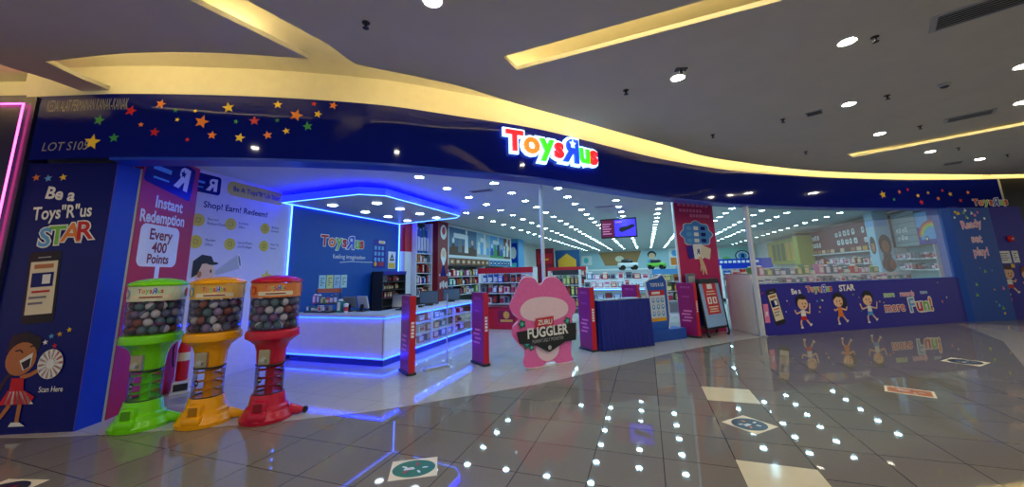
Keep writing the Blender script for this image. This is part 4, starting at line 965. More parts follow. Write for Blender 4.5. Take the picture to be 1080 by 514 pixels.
# middle of the shop: white lit table, shelves
t = thing('display_table', 'long white lit display table in the middle of the shop', 'table', (-1.0, 15.6, FL))
bm = B(); box(bm, (0, 0, .82), (3.0, .9, .06), bev=.01); obj('table_top', bm, mat('bright_white', (245, 248, 250), .3), t)
for sx in (-1, 1):
    for sy in (-1, 1): obj('leg', boxb((sx * 1.4, sy * .36, .395), (.06, .06, .79)), M_white, t)
obj('lower_shelf', boxb((0, 0, .32), (2.8, .8, .04)), M_dark, t)
obj('light_bar', boxb((0, -.44, .77), (2.7, .015, .02)), M_ledw, t)
obj('riser', boxb((0, .22, 1.0), (2.9, .36, .30)), M_white, t)
row((-2.4, 15.3), (.4, 15.3), .85 + FL, 11, .2, .12, .3, 'on the front of the white lit table', 'goods on the front of the lit table', pal=(2, 0, 6, 7, 11), kinds=('tub', 'doll_box', 'toy_box'))
row((-2.4, 15.82), (.4, 15.82), 1.15 + FL, 9, .2, .18, .34, 'on the riser of the white lit table', 'goods on the lit table riser', pal=(2, 0, 7, 11, 6), kinds=('doll_box', 'toy_box'))
row((-2.3, 15.45), (.3, 15.45), .34 + FL, 8, .25, .2, .3, 'under the white lit table on its lower shelf', 'goods under the lit table', pal=(6, 11, 8, 10), kinds=('toy_box',))
gondola(-.8, 20.5, 0, 4.2, 1.5, (.7, 1.05), 'the wide white shelf behind the lit table', 10, head=M_lgrey, pal=(2, 11, 6, 1), hh=(.22, .3))
gondola(.9, 13.2, 0, 1.5, 1.5, (.5, .8, 1.1), 'the shelf behind the blue board standee', 5, head=M_sky, pal=(9, 1, 2, 5))
gondola(-2.2, 26.5, 0, 5.5, 1.6, (.8, 1.15), 'the far shelf below the wall murals', 9, head=M_white, pal=(2, 11, 6), hh=(.22, .3))
gondola(3.2, 26.5, 0, 3.0, 1.7, (.8, 1.2), 'the far shelf right of the murals', 5, head=M_lgrey, pal=(2, 8, 9, 0))
gondola(4.2, 19.5, 0, 2.0, 1.6, (.7, 1.1), 'the far shelf behind the white partition', 5, head=M_blue, pal=(1, 2, 11))
# plush car heap: white toy car and green toy truck on the shelf row
def toycar(x, y, z, rz, m, s, label):
    t = thing('toy_car', label, 'toy car', (x, y, z), rz)
    bm = B(); box(bm, (0, 0, .28 * s), (1.1 * s, .5 * s, .26 * s), bev=.08 * s); obj('body', bm, m, t, smooth=True)
    bm = B(); box(bm, (-.05 * s, 0, .5 * s), (.6 * s, .44 * s, .24 * s), bev=.09 * s); obj('cabin', bm, M_dark, t, smooth=True)
    for a in (-.35, .35):
        for b in (-.25, .25): bm = B(); lathe(bm, [(0, -.05 * s), (.14 * s, -.05 * s), (.14 * s, .05 * s), (0, .05 * s)], 14); bm.transform(Matrix.Translation((a * s, b * s, .14 * s)) @ Matrix.Rotation(pi / 2, 4, 'X')); obj('wheel', bm, M_black, t)
toycar(-.9, 20.5, 1.5 + FL, .3, M_white, .9, 'white ride-on toy car on top of the wide white shelf'); toycar(.5, 20.5, 1.5 + FL, -.3, M_lime, .8, 'lime ride-on toy car on top of the wide white shelf')
# back wall murals
P = Pic(Plane((-6.7, 33.0), (9.4, 33.0)), .004)
P.rect(mat('mural_pale', (176, 206, 214), .5), 1.0, 1.6, 9.6, 3.1); P.poly(mat('mural_wood', (176, 130, 80), .5), [(2.9, 3.05), (6.4, 3.05), (5.9, 1.9), (3.4, 1.9)]); P.ell(M_cream2, 4.6, 2.45, .35, .25); P.rrect(M_txt, 1.4, 2.0, 2.3, 2.8, .1); P.ell(M_teal, 1.8, 2.4, .2, .25)
P.ell(M_ink, 7.2, 2.7, .34, .3); P.ell(M_skin, 7.2, 2.6, .26, .25); P.poly(M_sky, [(6.9, 2.3), (7.5, 2.3), (7.7, 1.8), (6.7, 1.8)]); P.rect(M_txt, 8.5, 1.7, 9.4, 3.15); P.rect(M_orange, 8.6, 1.8, 9.3, 2.4); P.ell(M_sky, 8.95, 2.75, .25)
P.rect(mat('mural_mint', (170, 215, 205), .5), 12.2, 1.7, 15.6, 3.0); P.ell(M_navy, 13.7, 2.35, .5, .42); P.ell(M_txt, 13.7, 2.35, .42, .35); P.ell(M_sky, 13.7, 2.35, .3, .26); P.text(M_navy, 'R', 13.7, 2.2, .3, .04, mirror=True); P.ell(M_lime, 12.6, 2.1, .3, .2); P.ell(M_blue, 15.2, 2.7, .3, .15)
P.done('mural', WK)
for x, y, c in ((-.0, .0, 0),): pass
bs = thing('hanging_banner', 'blue lettered banner hung deep in the shop right of the pillar', 'banner', (4.6, 22, 1.5)); bm = B(); box(bm, (0, 0, .2), (2.6, .05, .46)); obj('board', bm, M_blue, bs); P = Pic(Plane((3.3, 21.97), (5.9, 21.97))); [P.rect(M_txt, .3 + .2 * k, 1.72, .44 + .2 * k, 1.84) for k in range(9)]; P.done('print', bs)
for s in (-1.2, 1.2): bm = B(); tube(bm, [(s, 0, .43), (s, 0, 1.7)], .008, 6); obj('cord', bm, M_lgrey, bs)
# hanging screen
tv = thing('hanging_screen', 'flat screen hung from the shop ceiling showing a violet picture', 'screen', (-.66, 11.0, 2.42))
bm = B(); box(bm, (0, .03, .27), (1.0, .07, .56), bev=.008); obj('housing', bm, M_black, tv)
bm = B(); box(bm, (.18, -.008, .27), (.58, .008, .48)); obj('display', bm, mat('screen_violet', (60, 50, 210), .2, emit=.8, ecol=(60, 48, 235)), tv)
bm = B(); box(bm, (-.30, -.008, .27), (.34, .008, .48)); obj('side_display', bm, mat('screen_wine', (90, 20, 60), .2, emit=.35, ecol=(110, 20, 60)), tv)
P = Pic(Plane((-1.16, 10.988), (-.16, 10.988)), .003); P.poly(M_ink, [(.50, 2.62), (.58, 2.56), (.68, 2.60), (.80, 2.64), (.92, 2.70), (.95, 2.76), (.86, 2.78), (.74, 2.73), (.62, 2.72), (.54, 2.70)]); [P.rect(mat('screen_text', (190, 120, 160), .4, emit=.3), .06, 2.80 - .07 * k, .3 - .05 * (k % 2), 2.83 - .07 * k) for k in range(5)]; P.rect(mat('screen_text', (190, 120, 160), .4, emit=.3), .42, 2.84, .6, 2.88); P.done('picture', tv)
bm = B(); tube(bm, [(.0, .03, .55), (0, .03, .78)], .018, 8); obj('mount_pole', bm, M_alu, tv)

# ------------------------------------------------------------------ raspberry pillar with poster
PA = Plane((.74, 9.62), (1.70, 10.52)); q = [PA.map(0, 0, 0), PA.map(PA.len, 0, 0), PA.map(PA.len, 0, 0) + Vector((0, .5, 0)), PA.map(0, 0, 0) + Vector((.08, .5, 0))]
t = thing('poster_pillar', 'raspberry red pillar with a white hand and gift cards poster', 'pillar', PA.map(PA.len / 2, FL, -.25)); bm = B(); prism(bm, [(v.x, v.y) for v in q], FL, ZS - .01); obj('shaft', bm, mat('raspberry_pillar', (200, 20, 100), .4), t, world=True)
bm = B(); v = PA.map(-.02, 0, -.02); box(bm, (v.x, v.y, 1.6), (.04, .04, 3.18), PA.ang); obj('edge_trim', bm, M_ledw if False else M_white, t, world=True)
P = Pic(PA)
for k, (s, e, zz) in enumerate(((.12, 1.2, 3.0), (.16, .95, 2.86), (.5, 1.2, 2.74))):
    for j in range(7): P.rect(M_pink, s + (e - s) * j / 7, zz, s + (e - s) * (j + .75) / 7, zz + .075, keep=True)
    P.nxt()
pts_ = []
for k in range(36):
    a = 2 * pi * k / 36; r = 1 + .09 * cos(8 * a); pts_.append((.66 + .50 * r * cos(a), 2.32 + .30 * r * sin(a)))
P.poly(M_txt, [(.66 + (x - .66) * 1.06, 2.32 + (y - 2.32) * 1.06) for x, y in pts_]); P.poly(mat('bubble_blue', (60, 140, 220), .4), pts_)
for k in range(9): P.rrect([M_sky, M_txt, M_navy][k % 3], .32 + .24 * (k % 3), 2.12 + .15 * (k // 3), .48 + .24 * (k % 3), 2.21 + .15 * (k // 3), .02)
P.rrect(M_purple_navy, .28, 1.74, .58, 2.05, .03, .2); P.rrect(M_txt, .48, 1.72, .80, 2.08, .03, .05); P.rrect(M_cream2, .72, 1.74, 1.05, 2.02, .03, -.3); P.text(M_navy, 'R', .64, 1.84, .12, .03, mirror=True)
P.poly(M_skin, [(.62, 1.78), (.72, 1.78), (.84, 1.5), (.86, 1.34), (.80, 1.36), (.76, 1.48), (.74, 1.34), (.70, 1.35), (.70, 1.5), (.66, 1.42), (.63, 1.44), (.66, 1.58)])
P.done('poster', t)

# white partition behind the window post
pa, pb = (2.22, 9.98), (1.86, 10.86)
p_ = Plane(pb, pa); q = [p_.map(0, 0, 0), p_.map(p_.len, 0, 0), p_.map(p_.len, 0, -.06), p_.map(0, 0, -.06)]
t = thing('low_partition', 'white low partition running back from the window post', 'partition', p_.map(p_.len / 2, FL, -.03)); bm = B(); prism(bm, [(v.x, v.y) for v in q], FL, 1.32); obj('panel', bm, M_white, t, world=True); bm = B(); prism(bm, [(v.x, v.y) for v in q], 1.32, 1.345); obj('cap', bm, M_lgrey, t, world=True)

# ------------------------------------------------------------------ security gates
gcol = mat('gate_purple', (150, 22, 96), .35)
def gate(x, y, rz, label):
    t = thing('security_gate', label, 'security gate', (x, y, FL), rz, 'covered security gates at the entrance')
    obj('foot', boxb((0, 0, .02), (.44, .14, .04), 0, .01), M_dark, t)
    obj('cover', boxb((0, 0, .61), (.40, .10, 1.14), 0, .008), gcol, t)
    obj('red_edge', boxb((.206, 0, .61), (.012, .10, 1.14)), M_red, t)
    for s in (1, -1):
        S = Plane((-.2, -.05), (.2, -.05)) if s > 0 else Plane((.2, .05), (-.2, .05)); P = Pic(S, .0015)
        P.text(M_pink, 'TOYS R US', .2, 1.06, .04, .005, sx=.85); P.text(M_pink, 'TOYS R US', .2, .86, .03, .0, sx=.8)
        for k in range(4): P.rrect(M_pink, .07 + .05 * (k % 2), .34 + .07 * k, .28 + .04 * (k % 2), .37 + .07 * k, .01)
        P.done('print', t, world=False)
    S = Plane((.212, -.05), (.212, .05)); P = Pic(S, .0015); [P.rect(M_txt, .025, .55 + .05 * k, .075, .585 + .05 * k) for k in range(5)]; P.done('edge_print', t, world=False)
gate(-3.66, 5.25, radians(-36), 'red and purple security gate in front of the sales counter')
gate(-2.77, 6.05, radians(-36), 'red and purple security gate right of the glass counter end')
gate(-1.18, 7.57, radians(-46), 'red and purple security gate left of the blue skirted table')
gate(-.38, 8.80, radians(-36), 'purple security gate between the skirted table and the blue board')
gate(.80, 9.42, radians(-36), 'red edged security gate between the blue board and the folding sign')
for px, (x, y) in (('left', (-3.35, 5.6)),):
    t = thing('glass_gate', 'clear acrylic security panel beside the glass counter', 'security panel', (x, y, FL), radians(60)); obj('pane', boxb((0, 0, .62), (.4, .012, 1.1)), M_glass, t); obj('foot', boxb((0, 0, .02), (.44, .1, .04), 0, .008), M_alu, t); obj('edge', boxb((.2, 0, .62), (.012, .02, 1.1)), M_alu, t)

# ------------------------------------------------------------------ pink standee (plain, no face)
FP = Plane((-1.90, 5.86), (-1.32, 6.50))
out = [(-.01, 1.41), (.07, 1.44), (.18, 1.42), (.25, 1.34), (.32, 1.31), (.38, 1.34), (.45, 1.41), (.56, 1.43), (.67, 1.39), (.79, 1.28), (.88, 1.13), (1.0, .99), (1.0, .83), (.91, .70), (.97, .59), (1.0, .47), (.92, .37), (.87, .29), (.86, .14), (.90, .03), (.84, .004), (.62, .004), (.54, .05), (.38, .05), (.29, .004), (.11, .004), (.0, .03), (-.03, .15), (.0, .28), (-.14, .42), (-.22, .55), (-.2, .68), (-.1, .77), (-.2, .86), (-.25, 1.0), (-.16, 1.16), (-.07, 1.33)]
def smooth_poly(pts, n=4):
    out = []; N = len(pts)
    for i in range(N):
        a, b, c, d = [Vector(pts[(i + k - 1) % N]) for k in range(4)]
        for k in range(n):
            t_ = k / n; out.append(tuple(0.5 * ((2 * b) + (c - a) * t_ + (2 * a - 5 * b + 4 * c - d) * t_ * t_ + (3 * b - a - 3 * c + d) * t_ ** 3)))
    return out
def board(surf, pts, t, z0=0.0):
    bm = B(); n = len(pts); f = [bm.verts.new(surf.map(x, y + z0, 0)) for x, y in pts]; b = [bm.verts.new(surf.map(x, y + z0, -t)) for x, y in pts]
    bm.faces.new(f); bm.faces.new(list(reversed(b)))
    for i in range(n): bm.faces.new((f[i], b[i], b[(i + 1) % n], f[(i + 1) % n]))
    bmesh.ops.recalc_face_normals(bm, faces=bm.faces); return bm
so = [(x, max(y, 0.0)) for x, y in smooth_poly(out)]
t = thing('standee', 'pink fluffy cut-out board standee with a black name banner', 'standee', FP.map(.4, FL, -.02))
cx_, cy_ = .38, .7
obj('board', board(FP, so, .03, FL), mat('pale_pink_edge', (250, 214, 232), .4), t, world=True)
P = Pic(FP, .002, .0012)
ins = []
for i, (x, y) in enumerate(so):
    a, b = Vector(so[i - 1]), Vector(so[(i + 1) % len(so)]); d = (b - a).normalized(); ins.append((x - d.y * -.022 * -1, y + d.x * -.022))
P.poly(speckle('pink_fluff', (214, 30, 140), (255, 150, 220), 38), [(x, y + FL) for x, y in ins])
P.poly(speckle('pale_fluff_and_glare', (232, 190, 216), (250, 236, 244), 50), smooth_poly([(-.08, .92), (.06, 1.06), (.38, 1.10), (.72, 1.04), (.86, .92), (.80, .78), (.5, .70), (.3, .70), (.0, .78)]))  # upper pale oval: glare across the board, painted into the print's colour
P.poly(MATS['pale_fluff_and_glare'], smooth_poly([(.22, .36), (.60, .36), (.62, .2), (.5, .1), (.34, .1), (.22, .2)]))
P.done('print', t)
for x, y, r in ((-.06, .70, .08), (.82, .68, .08), (.02, .40, .10), (.80, .42, .08), (.10, .33, .06)): P = Pic(FP, .020, .001); P.star(mat('sprig_green', (30, 110, 80), .4), x, y, r, .3, .6); P.star(M_teal, x, y, r * .5, .6, .6); P.done('sprig', t)
bm = board(Plane(FP.map(0, 0, .05)[:2], FP.map(1, 0, .05)[:2]), [(-.16, .585), (.98, .64), (.96, .36), (.74, .355), (.42, .225), (.10, .39), (-.12, .41)], .03, FL); obj('banner', bm, mat('banner_charcoal', (30, 36, 38), .4), t, world=True)
P = Pic(FP, .053, .001); P.text(M_txt, 'FUGGLER', .40, .485, .155, .03, rot=.02, sx=.86); P.text(M_lgrey, 'FUNNY UGLY MONSTER', .40, .40, .055, .0, sx=.72, rot=.02); P.ell(M_lgrey, .42, .30, .035); P.done('lettering', t)
bm = board(Plane(FP.map(0, 0, .04)[:2], FP.map(1, 0, .04)[:2]), [(.19, .62), (.53, .64), (.53, .78), (.19, .76)], .02, FL); obj('tag', bm, mat('tag_red', (208, 60, 66), .4), t, world=True)
P = Pic(FP, .043, .001); P.text(M_txt, 'ZURU', .36, .665, .075, .03); P.done('tag_lettering', t)
bm = B(); v = FP.map(.38, FL, -.17); box(bm, (v.x, v.y, .012 + FL), (.5, .3, .024), FP.ang); w_ = FP.map(.38, .4, -.06); box(bm, (w_.x, w_.y, .35), (.03, .05, .7), FP.ang); obj('support', bm, M_white, t, world=True)

# ------------------------------------------------------------------ skirted table
TA, TB = Vector((-.89, 7.49)), Vector((.0, 8.26)); TP = Plane(TA, TB)
t = thing('skirted_table', 'table draped in a pleated navy skirt beside the security gate', 'table', TP.map(TP.len / 2, FL, -.22), TP.ang)
tw, td = TP.len, .4
bm = B(); box(bm, (0, 0, .905), (tw, td, .03), bev=.006); obj('table_top', bm, mat('table_dark', (34, 40, 70), .4), t)
for sx in (-1, 1):
    for sy in (-1, 1): obj('leg', boxb((sx * (tw / 2 - .06), sy * (td / 2 - .06), .445), (.04, .04, .89)), M_dark, t)
per = []; NP_ = 220; hw, hd = tw / 2 + .012, td / 2 + .012; PERI = 4 * (hw + hd)
for k in range(NP_):
    s = PERI * k / NP_
    if s < 2 * hw: p, n = (-hw + s, -hd), (0, -1)
    elif s < 2 * hw + 2 * hd: p, n = (hw, -hd + s - 2 * hw), (1, 0)
    elif s < 4 * hw + 2 * hd: p, n = (hw - (s - 2 * hw - 2 * hd), hd), (0, 1)
    else: p, n = (-hw, hd - (s - 4 * hw - 2 * hd)), (-1, 0)
    per.append((p, n, s))
bm = B(); rows_ = []
for z, amp in ((.918, .002), (.80, .008), (.4, .015), (.01, .024)):
    rows_.append([bm.verts.new((p[0] + n[0] * (amp + amp * sin(s * 2 * pi / .105)), p[1] + n[1] * (amp + amp * sin(s * 2 * pi / .105)), z)) for p, n, s in per])
for a, b in zip(rows_, rows_[1:]):
    for k in range(NP_): bm.faces.new((a[k], b[k], b[(k + 1) % NP_], a[(k + 1) % NP_]))
bmesh.ops.recalc_face_normals(bm, faces=bm.faces); obj('skirt', bm, mat('navy_cloth', (18, 36, 140), .75), t, smooth=True)
tb = t
for k in range(2):
    v = TP.map(.35 + .5 * k, .924, -.22); o = thing('leaflet_stack', 'flat stack of pale leaflets on the skirted table, %s one' % ('left' if k == 0 else 'right'), 'leaflets', v, TP.ang); obj('sheets', boxb((0, 0, .012), (.3, .2, .016), 0, .002), M_txt, o); obj('cover_print', boxb((0, 0, .021), (.24, .14, .002)), M_sky, o)

# ------------------------------------------------------------------ blue board standee on its plinth
SP = Plane((.0, 8.62), (.80, 9.41))
t = thing('board_standee', 'arched blue board standee with a product chart on a blue plinth', 'standee', SP.map(.55, FL, -.15))
q = [SP.map(0, 0, .04), SP.map(.95, 0, .04), SP.map(.95, 0, -.34), SP.map(0, 0, -.34)]; bm = B(); prism(bm, [(v.x, v.y) for v in q], FL, .225); obj('plinth', bm, M_blue2, t, world=True)
arch = [(.02, .225), (.05, .80), (-.02, 1.12), (-.03, 1.24), (.10, 1.31), (.34, 1.33), (.47, 1.40), (.53, 1.38), (.62, 1.24), (.62, .5), (.58, .225)]
obj('board', board(Plane(SP.map(0, 0, -.06)[:2], SP.map(1, 0, -.06)[:2]), arch, .03), M_txt, t, world=True)
P = Pic(SP, -.058); P.poly(mat('board_blue', (24, 92, 190), .4), [(.04, .225), (.08, .80), (.01, 1.12), (.0, 1.22), (.12, 1.28), (.34, 1.30), (.47, 1.365), (.51, 1.35), (.59, 1.23), (.59, .5), (.55, .225)])
P.text(M_txt, 'TOYS R US', .31, 1.13, .075, .02, sx=.78); P.rect(mat('chart_pale', (214, 226, 236), .5), .07, .42, .51, 1.05); P.rect(M_red, .07, .94, .51, 1.05); P.rect(M_gold, .07, .40, .51, .47)
for a in range(3):
    for b in range(3): P.ell(M_sky, .16 + .13 * a, .56 + .14 * b, .045, .055, n=12); P.ell(M_txt, .16 + .13 * a, .57 + .14 * b, .02, .025, n=8)
P.rect(M_txt, .12, .97, .36, 1.02); P.done('print', t)
bm = B(); a_, b_ = SP.map(.5, .225, -.12), SP.map(.62, .9, -.10); box(bm, (SP.map(.3, 0, -.2).x, SP.map(.3, 0, -.2).y, .5), (.04, .16, .55), SP.ang); obj('support', bm, M_white, t, world=True)

# clear leaflet holder by the pillar
v = PA.map(.05, FL, .22); t = thing('leaflet_stand', 'tall clear leaflet stand in front of the raspberry pillar', 'stand', (.93, 9.62, FL), PA.ang)
obj('pole', boxb((0, .02, .55), (.03, .03, 1.08)), M_dark, t); obj('foot', boxb((0, .02, .01), (.24, .14, .02), 0, .004), M_dark, t); obj('holder', boxb((0, -.01, 1.22), (.26, .05, .32), 0, .006), mat('smoke_plastic', (110, 118, 128), .2), t)
obj('leaflet', boxb((0, -.038, 1.2), (.2, .004, .24)), M_lgrey, t)

# folding sign
FA = Plane((1.13, 9.36), (1.70, 10.06)); c_ = FA.map(.43, FL, -.14)
t = thing('folding_sign', 'folding A-frame sign with a red sale poster left of the window', 'folding sign', c_, FA.ang)
lean = Matrix.Rotation(-.11, 3, 'X'); W_ = .86
def leanbox(c, s, sgn): 
    bm = B(); R_ = Matrix.Rotation(-.11 * sgn, 3, 'X'); box(bm, Vector((0, -.14 * sgn, .05)) + R_ @ Vector(c), s, rot=R_); return bm
for sg_ in (1, -1):
    fr_ = B()
    for c, s in (((-W_ / 2 + .02, 0, .58), (.04, .03, 1.16)), ((W_ / 2 - .02, 0, .58), (.04, .03, 1.16)), ((0, 0, .14), (W_, .03, .04)), ((0, 0, 1.14), (W_, .03, .04))):
        R_ = Matrix.Rotation(-.11 * sg_, 3, 'X'); box(fr_, Vector((0, -.14 * sg_, .03)) + R_ @ Vector(c), s, rot=R_)
    obj('frame', fr_, M_black, t); obj('panel', leanbox((0, .004 * sg_, .64), (W_ - .06, .012, .98), sg_), M_sky if sg_ > 0 else M_navy, t)
    for x in (-.38, .38): obj('caster', boxb((x, -.14 * sg_, .02), (.05, .05, .04), 0, .01), M_black, t)
obj('top_clip', boxb((0, 0, 1.20), (W_ - .1, .10, .11), 0, .01), M_dark, t)
obj('bubble_print', leanbox((0, -.005, .64), (W_ - .08, .003, .96), 1), speckle('bubble_pattern', (70, 140, 220), (190, 220, 246), 26, .4), t)
obj('red_poster', leanbox((.0, -.009, .76), (.50, .004, .68), 1), mat('poster_red', (206, 44, 50), .4), t)
obj('poster_badge', leanbox((.0, -.0125, 1.03), (.2, .003, .11), 1), M_txt, t)
for x in (-.1, .1): obj('price_box', leanbox((x, -.0125, .72), (.15, .003, .15), 1), M_txt, t); obj('price_mark', leanbox((x, -.0145, .72), (.05, .002, .09), 1), M_red, t)
for z, w in ((.92, .3), (.86, .36), (.58, .36), (.53, .3), (.48, .34)): obj('poster_line', leanbox((0, -.0125, z), (w, .003, .025), 1), M_cream2, t)

# ------------------------------------------------------------------ display window and right wall
n_ = Vector((WPn.d.y, -WPn.d.x))
def wp(u, inn): v = WPn.map(u, 0, -inn); return (v.x, v.y)
wa, wb = wp(.25, .75), wp(LW2 - .25, .75)
DP = Plane(wp(.25, .55), wp(LW2 - .25, .55))
t = thing('window_display', 'long white stepped stand of goods behind the display window', 'display stand', DP.map(DP.len / 2, FL, -.2), DP.ang)
obj('cabinet', boxb((0, .1, .54), (DP.len, .5, 1.08), 0, .006), M_white, t); obj('step', boxb((0, .22, 1.17), (DP.len, .26, .18), 0, .006), M_white, t)
q0, q1 = DP.map(.0, 0, -.12), DP.map(DP.len, 0, -.12)
row(q0[:2], q1[:2], 1.08 + FL, 26, .14, .09, .15, 'in the front row just inside the display window', 'goods in the front row of the display window', pal=(2, 6, 7, 11, 4), kinds=('tub', 'toy_box'))
q0, q1 = DP.map(.0, 0, -.42), DP.map(DP.len - .7, 0, -.42)
row(q0[:2], q1[:2], 1.26 + FL, 20, .2, .14, .28, 'in the back row of the display window', 'goods in the back row of the display window', pal=(4, 7, 2, 9, 11, 0))
# plush backpack with two ears in the window
v = DP.map(DP.len - .22, 1.26 + FL, -.42)
t = thing('plush_backpack', 'brown plush backpack with two upright ears in the display window', 'backpack', v, DP.ang)
bm = B(); bmesh.ops.create_uvsphere(bm, u_segments=20, v_segments=12, radius=.2); bmesh.ops.scale(bm, vec=(.85, .6, 1.1), verts=bm.verts); bmesh.ops.translate(bm, vec=(0, 0, .21), verts=bm.verts); obj('body', bm, mat('plush_brown', (84, 52, 44), .9), t, smooth=True)
bm = B(); bmesh.ops.create_uvsphere(bm, u_segments=16, v_segments=10, radius=.13); bmesh.ops.scale(bm, vec=(.8, .3, 1), verts=bm.verts); bmesh.ops.translate(bm, vec=(0, -.10, .2), verts=bm.verts); obj('pocket', bm, mat('plush_rust', (140, 80, 50), .9), t, smooth=True)
for s in (-1, 1):
    bm = B(); tube(bm, [(s * .06, 0, .38), (s * .08, 0, .46), (s * .09, 0, .53)], [.04, .045, .02], 10); obj('ear', bm, MATS['plush_brown'], t, smooth=True)
# right wall: printed headers over shelves
HW = Plane((7.60, 22.2), (7.60, 13.0))
t = thing('header_board', 'long maroon header board with white lettering on the right wall', 'sign board', (7.77, 18.9, 1.96)); obj('board', boxb((0, 0, .54), (.34, 6.6, 1.08)), mat('header_maroon', (120, 30, 52), .4), t); obj('ledge', boxb((-.2, 0, .0), (.10, 6.6, .04)), M_white, t)
P = Pic(HW, .004)
def glyphbar(P, x0, z0, w, h, n, m=None):      # far lettering too small to read: a run of uneven white marks
    for k in range(n):
        x = x0 + w * k / n; ww = w / n * random.uniform(.55, .8); hh = h * random.uniform(.7, 1.0)
        P.rrect(m or M_txt, x, z0, x + ww, z0 + hh, min(ww, hh) * .3, random.uniform(-.12, .12))
        P.ell(mat('header_maroon', (120, 30, 52), .4), x + ww * .5, z0 + hh * random.uniform(.35, .6), ww * .16, hh * .2, n=8)
for x0, n, w in ((.3, 4, 1.1), (2.9, 5, 1.7), (5.0, 5, 1.5)):
    glyphbar(P, x0, 2.62, w, .24, n); glyphbar(P, x0 + .1, 2.28, w, .24, n)
P.done('lettering', t)
P = Pic(HW, .004); [P.rrect(random.choice([M_tan, M_skin, M_brown, M_gold]), .1 + .43 * k, 2.0, .43 + .43 * k, 2.15, .03) for k in range(15)]; P.done('picture_strip', t)
t = thing('yellow_board', 'yellow green printed wall board at the far end of the right wall', 'sign board', (7.77, 25.6, 1.6)); obj('board', boxb((0, 0, .7), (.34, 6.4, 1.4)), mat('olive_yellow', (176, 168, 50), .5), t)
P = Pic(Plane((7.60, 28.8), (7.60, 22.4)), .004); [P.rect(random.choice([M_lime, M_gold, mat('olive_dark', (110, 110, 40), .5)]), .2 + .8 * k, 1.8, .8 + .8 * k, 2.8) for k in range(7)]; P.done('print', t)
t = thing('yellow_column', 'square yellow column between the yellow board and the maroon header', 'column', (7.3, 22.0, FL)); obj('shaft', boxb((0, 0, 1.55), (.6, .6, 3.1)), mat('olive_yellow', (176, 168, 50), .5), t); obj('band', boxb((0, 0, 3.0), (.64, .64, .12)), M_brown, t)
t = thing('pale_column', 'pale blue column with an oval picture behind the display window', 'column', (7.37, 15.75, FL)); obj('shaft', boxb((0, 0, 1.595), (.40, .5, 3.19)), mat('pale_blue_paint', (170, 205, 222), .4), t)
P = Pic(Plane((7.17, 16.0), (7.17, 15.5)), .003); P.ell(M_brown, .25, 2.1, .17, .3); P.ell(M_tan, .25, 2.05, .10, .18); P.ell(M_ink, .25, 2.25, .09, .1); P.rect(M_sky, .04, 2.72, .46, 2.95); P.done('print', t)
P = Pic(Plane((7.17, 15.5), (7.57, 15.5)), .003); P.ell(M_brown, .2, 2.1, .16, .33); P.ell(M_tan, .2, 2.05, .1, .2); P.rect(M_sky, .04, 2.7, .36, 2.95); P.done('print', t)
t = thing('slatted_panel', 'grey slatted panel with white lettering right of the pale column', 'panel', (7.77, 14.9, 2.0)); obj('board', boxb((0, 0, .52), (.3, 1.1, 1.04)), mat('slat_grey', (140, 160, 164), .5), t)
for k in range(5): obj('groove', boxb((-.152, 0, .12 + .2 * k), (.006, 1.08, .012)), M_dark, t)
P = Pic(Plane((7.62, 15.45), (7.62, 14.35)), .006); glyphbar(P, .15, 2.42, .6, .16, 4); glyphbar(P, .2, 2.2, .5, .14, 3); P.done('lettering', t)
t = thing('rainbow_sign', 'violet sign with a rainbow striped car shape over the teal shelves', 'sign', (7.77, 13.76, 2.02)); obj('board', boxb((0, 0, .46), (.3, 1.14, .92)), M_purple_navy, t)
P = Pic(Plane((7.62, 14.32), (7.62, 13.12)), .004); P.rect(M_sky, 0, 2.5, .5, 2.94)
for k, m in enumerate((M_red, M_orange, M_yellow, M_lime, M_sky)):
    r = .56 - .06 * k; P.poly(m, [(.57 + r * cos(a), 2.22 + r * .8 * sin(a)) for a in [pi * j / 16 for j in range(17)]])
P.rect(M_sky, .12, 2.14, 1.12, 2.26); P.ell(M_ink, .34, 2.16, .08); P.ell(M_ink, .92, 2.16, .08); P.ell(M_txt, .34, 2.16, .04); P.ell(M_txt, .92, 2.16, .04); P.poly(M_teal, [(.75, 2.7), (1.1, 2.7), (1.0, 2.93)]); P.done('print', t)
shelfunit('teal_shelving', 'pale teal shelf bay under the rainbow sign', 'shelving', 7.74, 14.62, radians(-90), 1.9, .38, 1.98, (.6, .95, 1.28, 1.6), mat('teal_back', (120, 178, 180), .5), M_white)
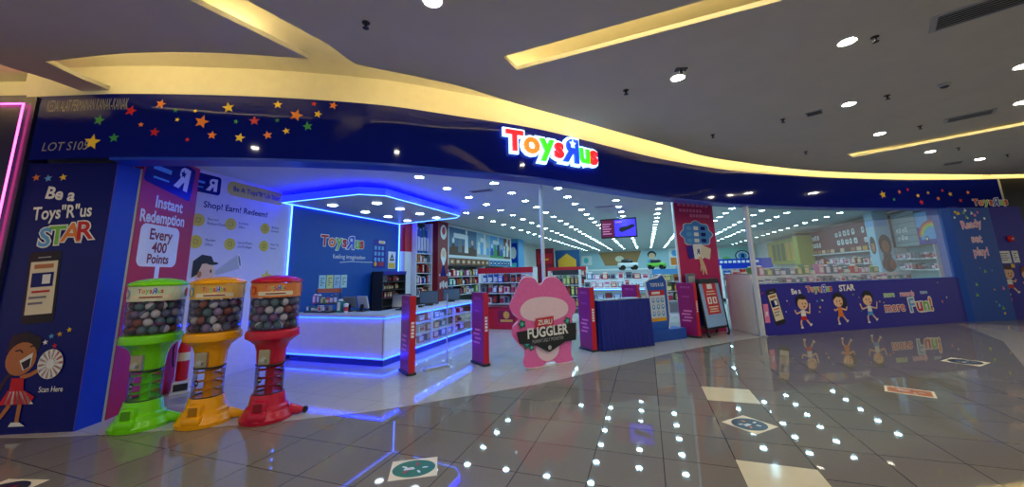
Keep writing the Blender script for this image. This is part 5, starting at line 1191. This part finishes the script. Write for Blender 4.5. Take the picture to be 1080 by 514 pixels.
stock(7.66, 14.62, radians(-90), 1.9, (1.28, 1.6), 10, .2, .14, .2, 'the teal bay under the rainbow sign', 'goods in the teal bay', pal=(11, 6, 2, 8), kinds=('tub', 'toy_box'))
shelfunit('wall_shelving', 'long shelf bay under the maroon header board', 'shelving', 7.74, 18.9, radians(-90), 6.4, .38, 1.9, (.8, 1.15, 1.5), M_lgrey, M_white)
stock(7.66, 18.9, radians(-90), 6.4, (1.15, 1.5), 14, .2, .2, .28, 'the bay under the maroon header', 'goods under the maroon header', pal=(7, 0, 10, 2))

# ------------------------------------------------------------------ floor stickers
def sticker(x, y, rz, w, h, shape, c1, c2, label, sq=True):
    S = Flat((x, y), rz, 0.0); t = thing('floor_sticker', label, 'floor sticker', (x, y, 0.0006), rz); S2 = Flat((0, 0), 0, 0)
    bm = B(); box(bm, (0, 0, .0006), (w, h, .0012)); obj('backing', bm, M_cream2 if sq else c1, t)
    P = Pic(S2, .0014, .0002)
    if shape == 'round': P.ell(c1, 0, 0, w * .46, h * .44, n=32); 
    else: P.rect(c1, -w * .44, -h * .40, w * .44, h * .40)
    for k in range(5): a = 1.3 * k; P.ell(c2 if k % 2 else M_txt, w * .24 * cos(a), h * .22 * sin(a), w * .07, h * .035, a, n=10)
    P.rect(M_txt, -w * .22, -h * .06, w * .02, -h * .01); P.rect(M_txt, -w * .2, .0, w * .0, h * .05)
    P.done('print', t, world=False)
sticker(-1.86, 2.79, radians(30), .36, .30, 'round', mat('sticker_green', (24, 112, 52), .3), M_red, 'round green floor sticker on a cream square near the front')
sticker(.81, 4.44, radians(46), .34, .34, 'round', mat('sticker_navy', (22, 36, 60), .3), M_orange, 'round navy floor sticker between the two cream tiles')
sticker(2.80, 6.00, radians(-24), .42, .30, 'rect', mat('sticker_rust', (190, 112, 62), .3), M_dkred, 'orange rectangular floor sticker right of the navy round ones')
sticker(4.42, 7.90, radians(45), .42, .40, 'round', mat('sticker_navy', (22, 36, 60), .3), M_sky, 'round dark floor sticker far right before the window')
sticker(-4.66, 1.60, radians(15), .36, .36, 'round', mat('sticker_navy', (22, 36, 60), .3), M_red, 'round dark floor sticker cut off at the lower left')
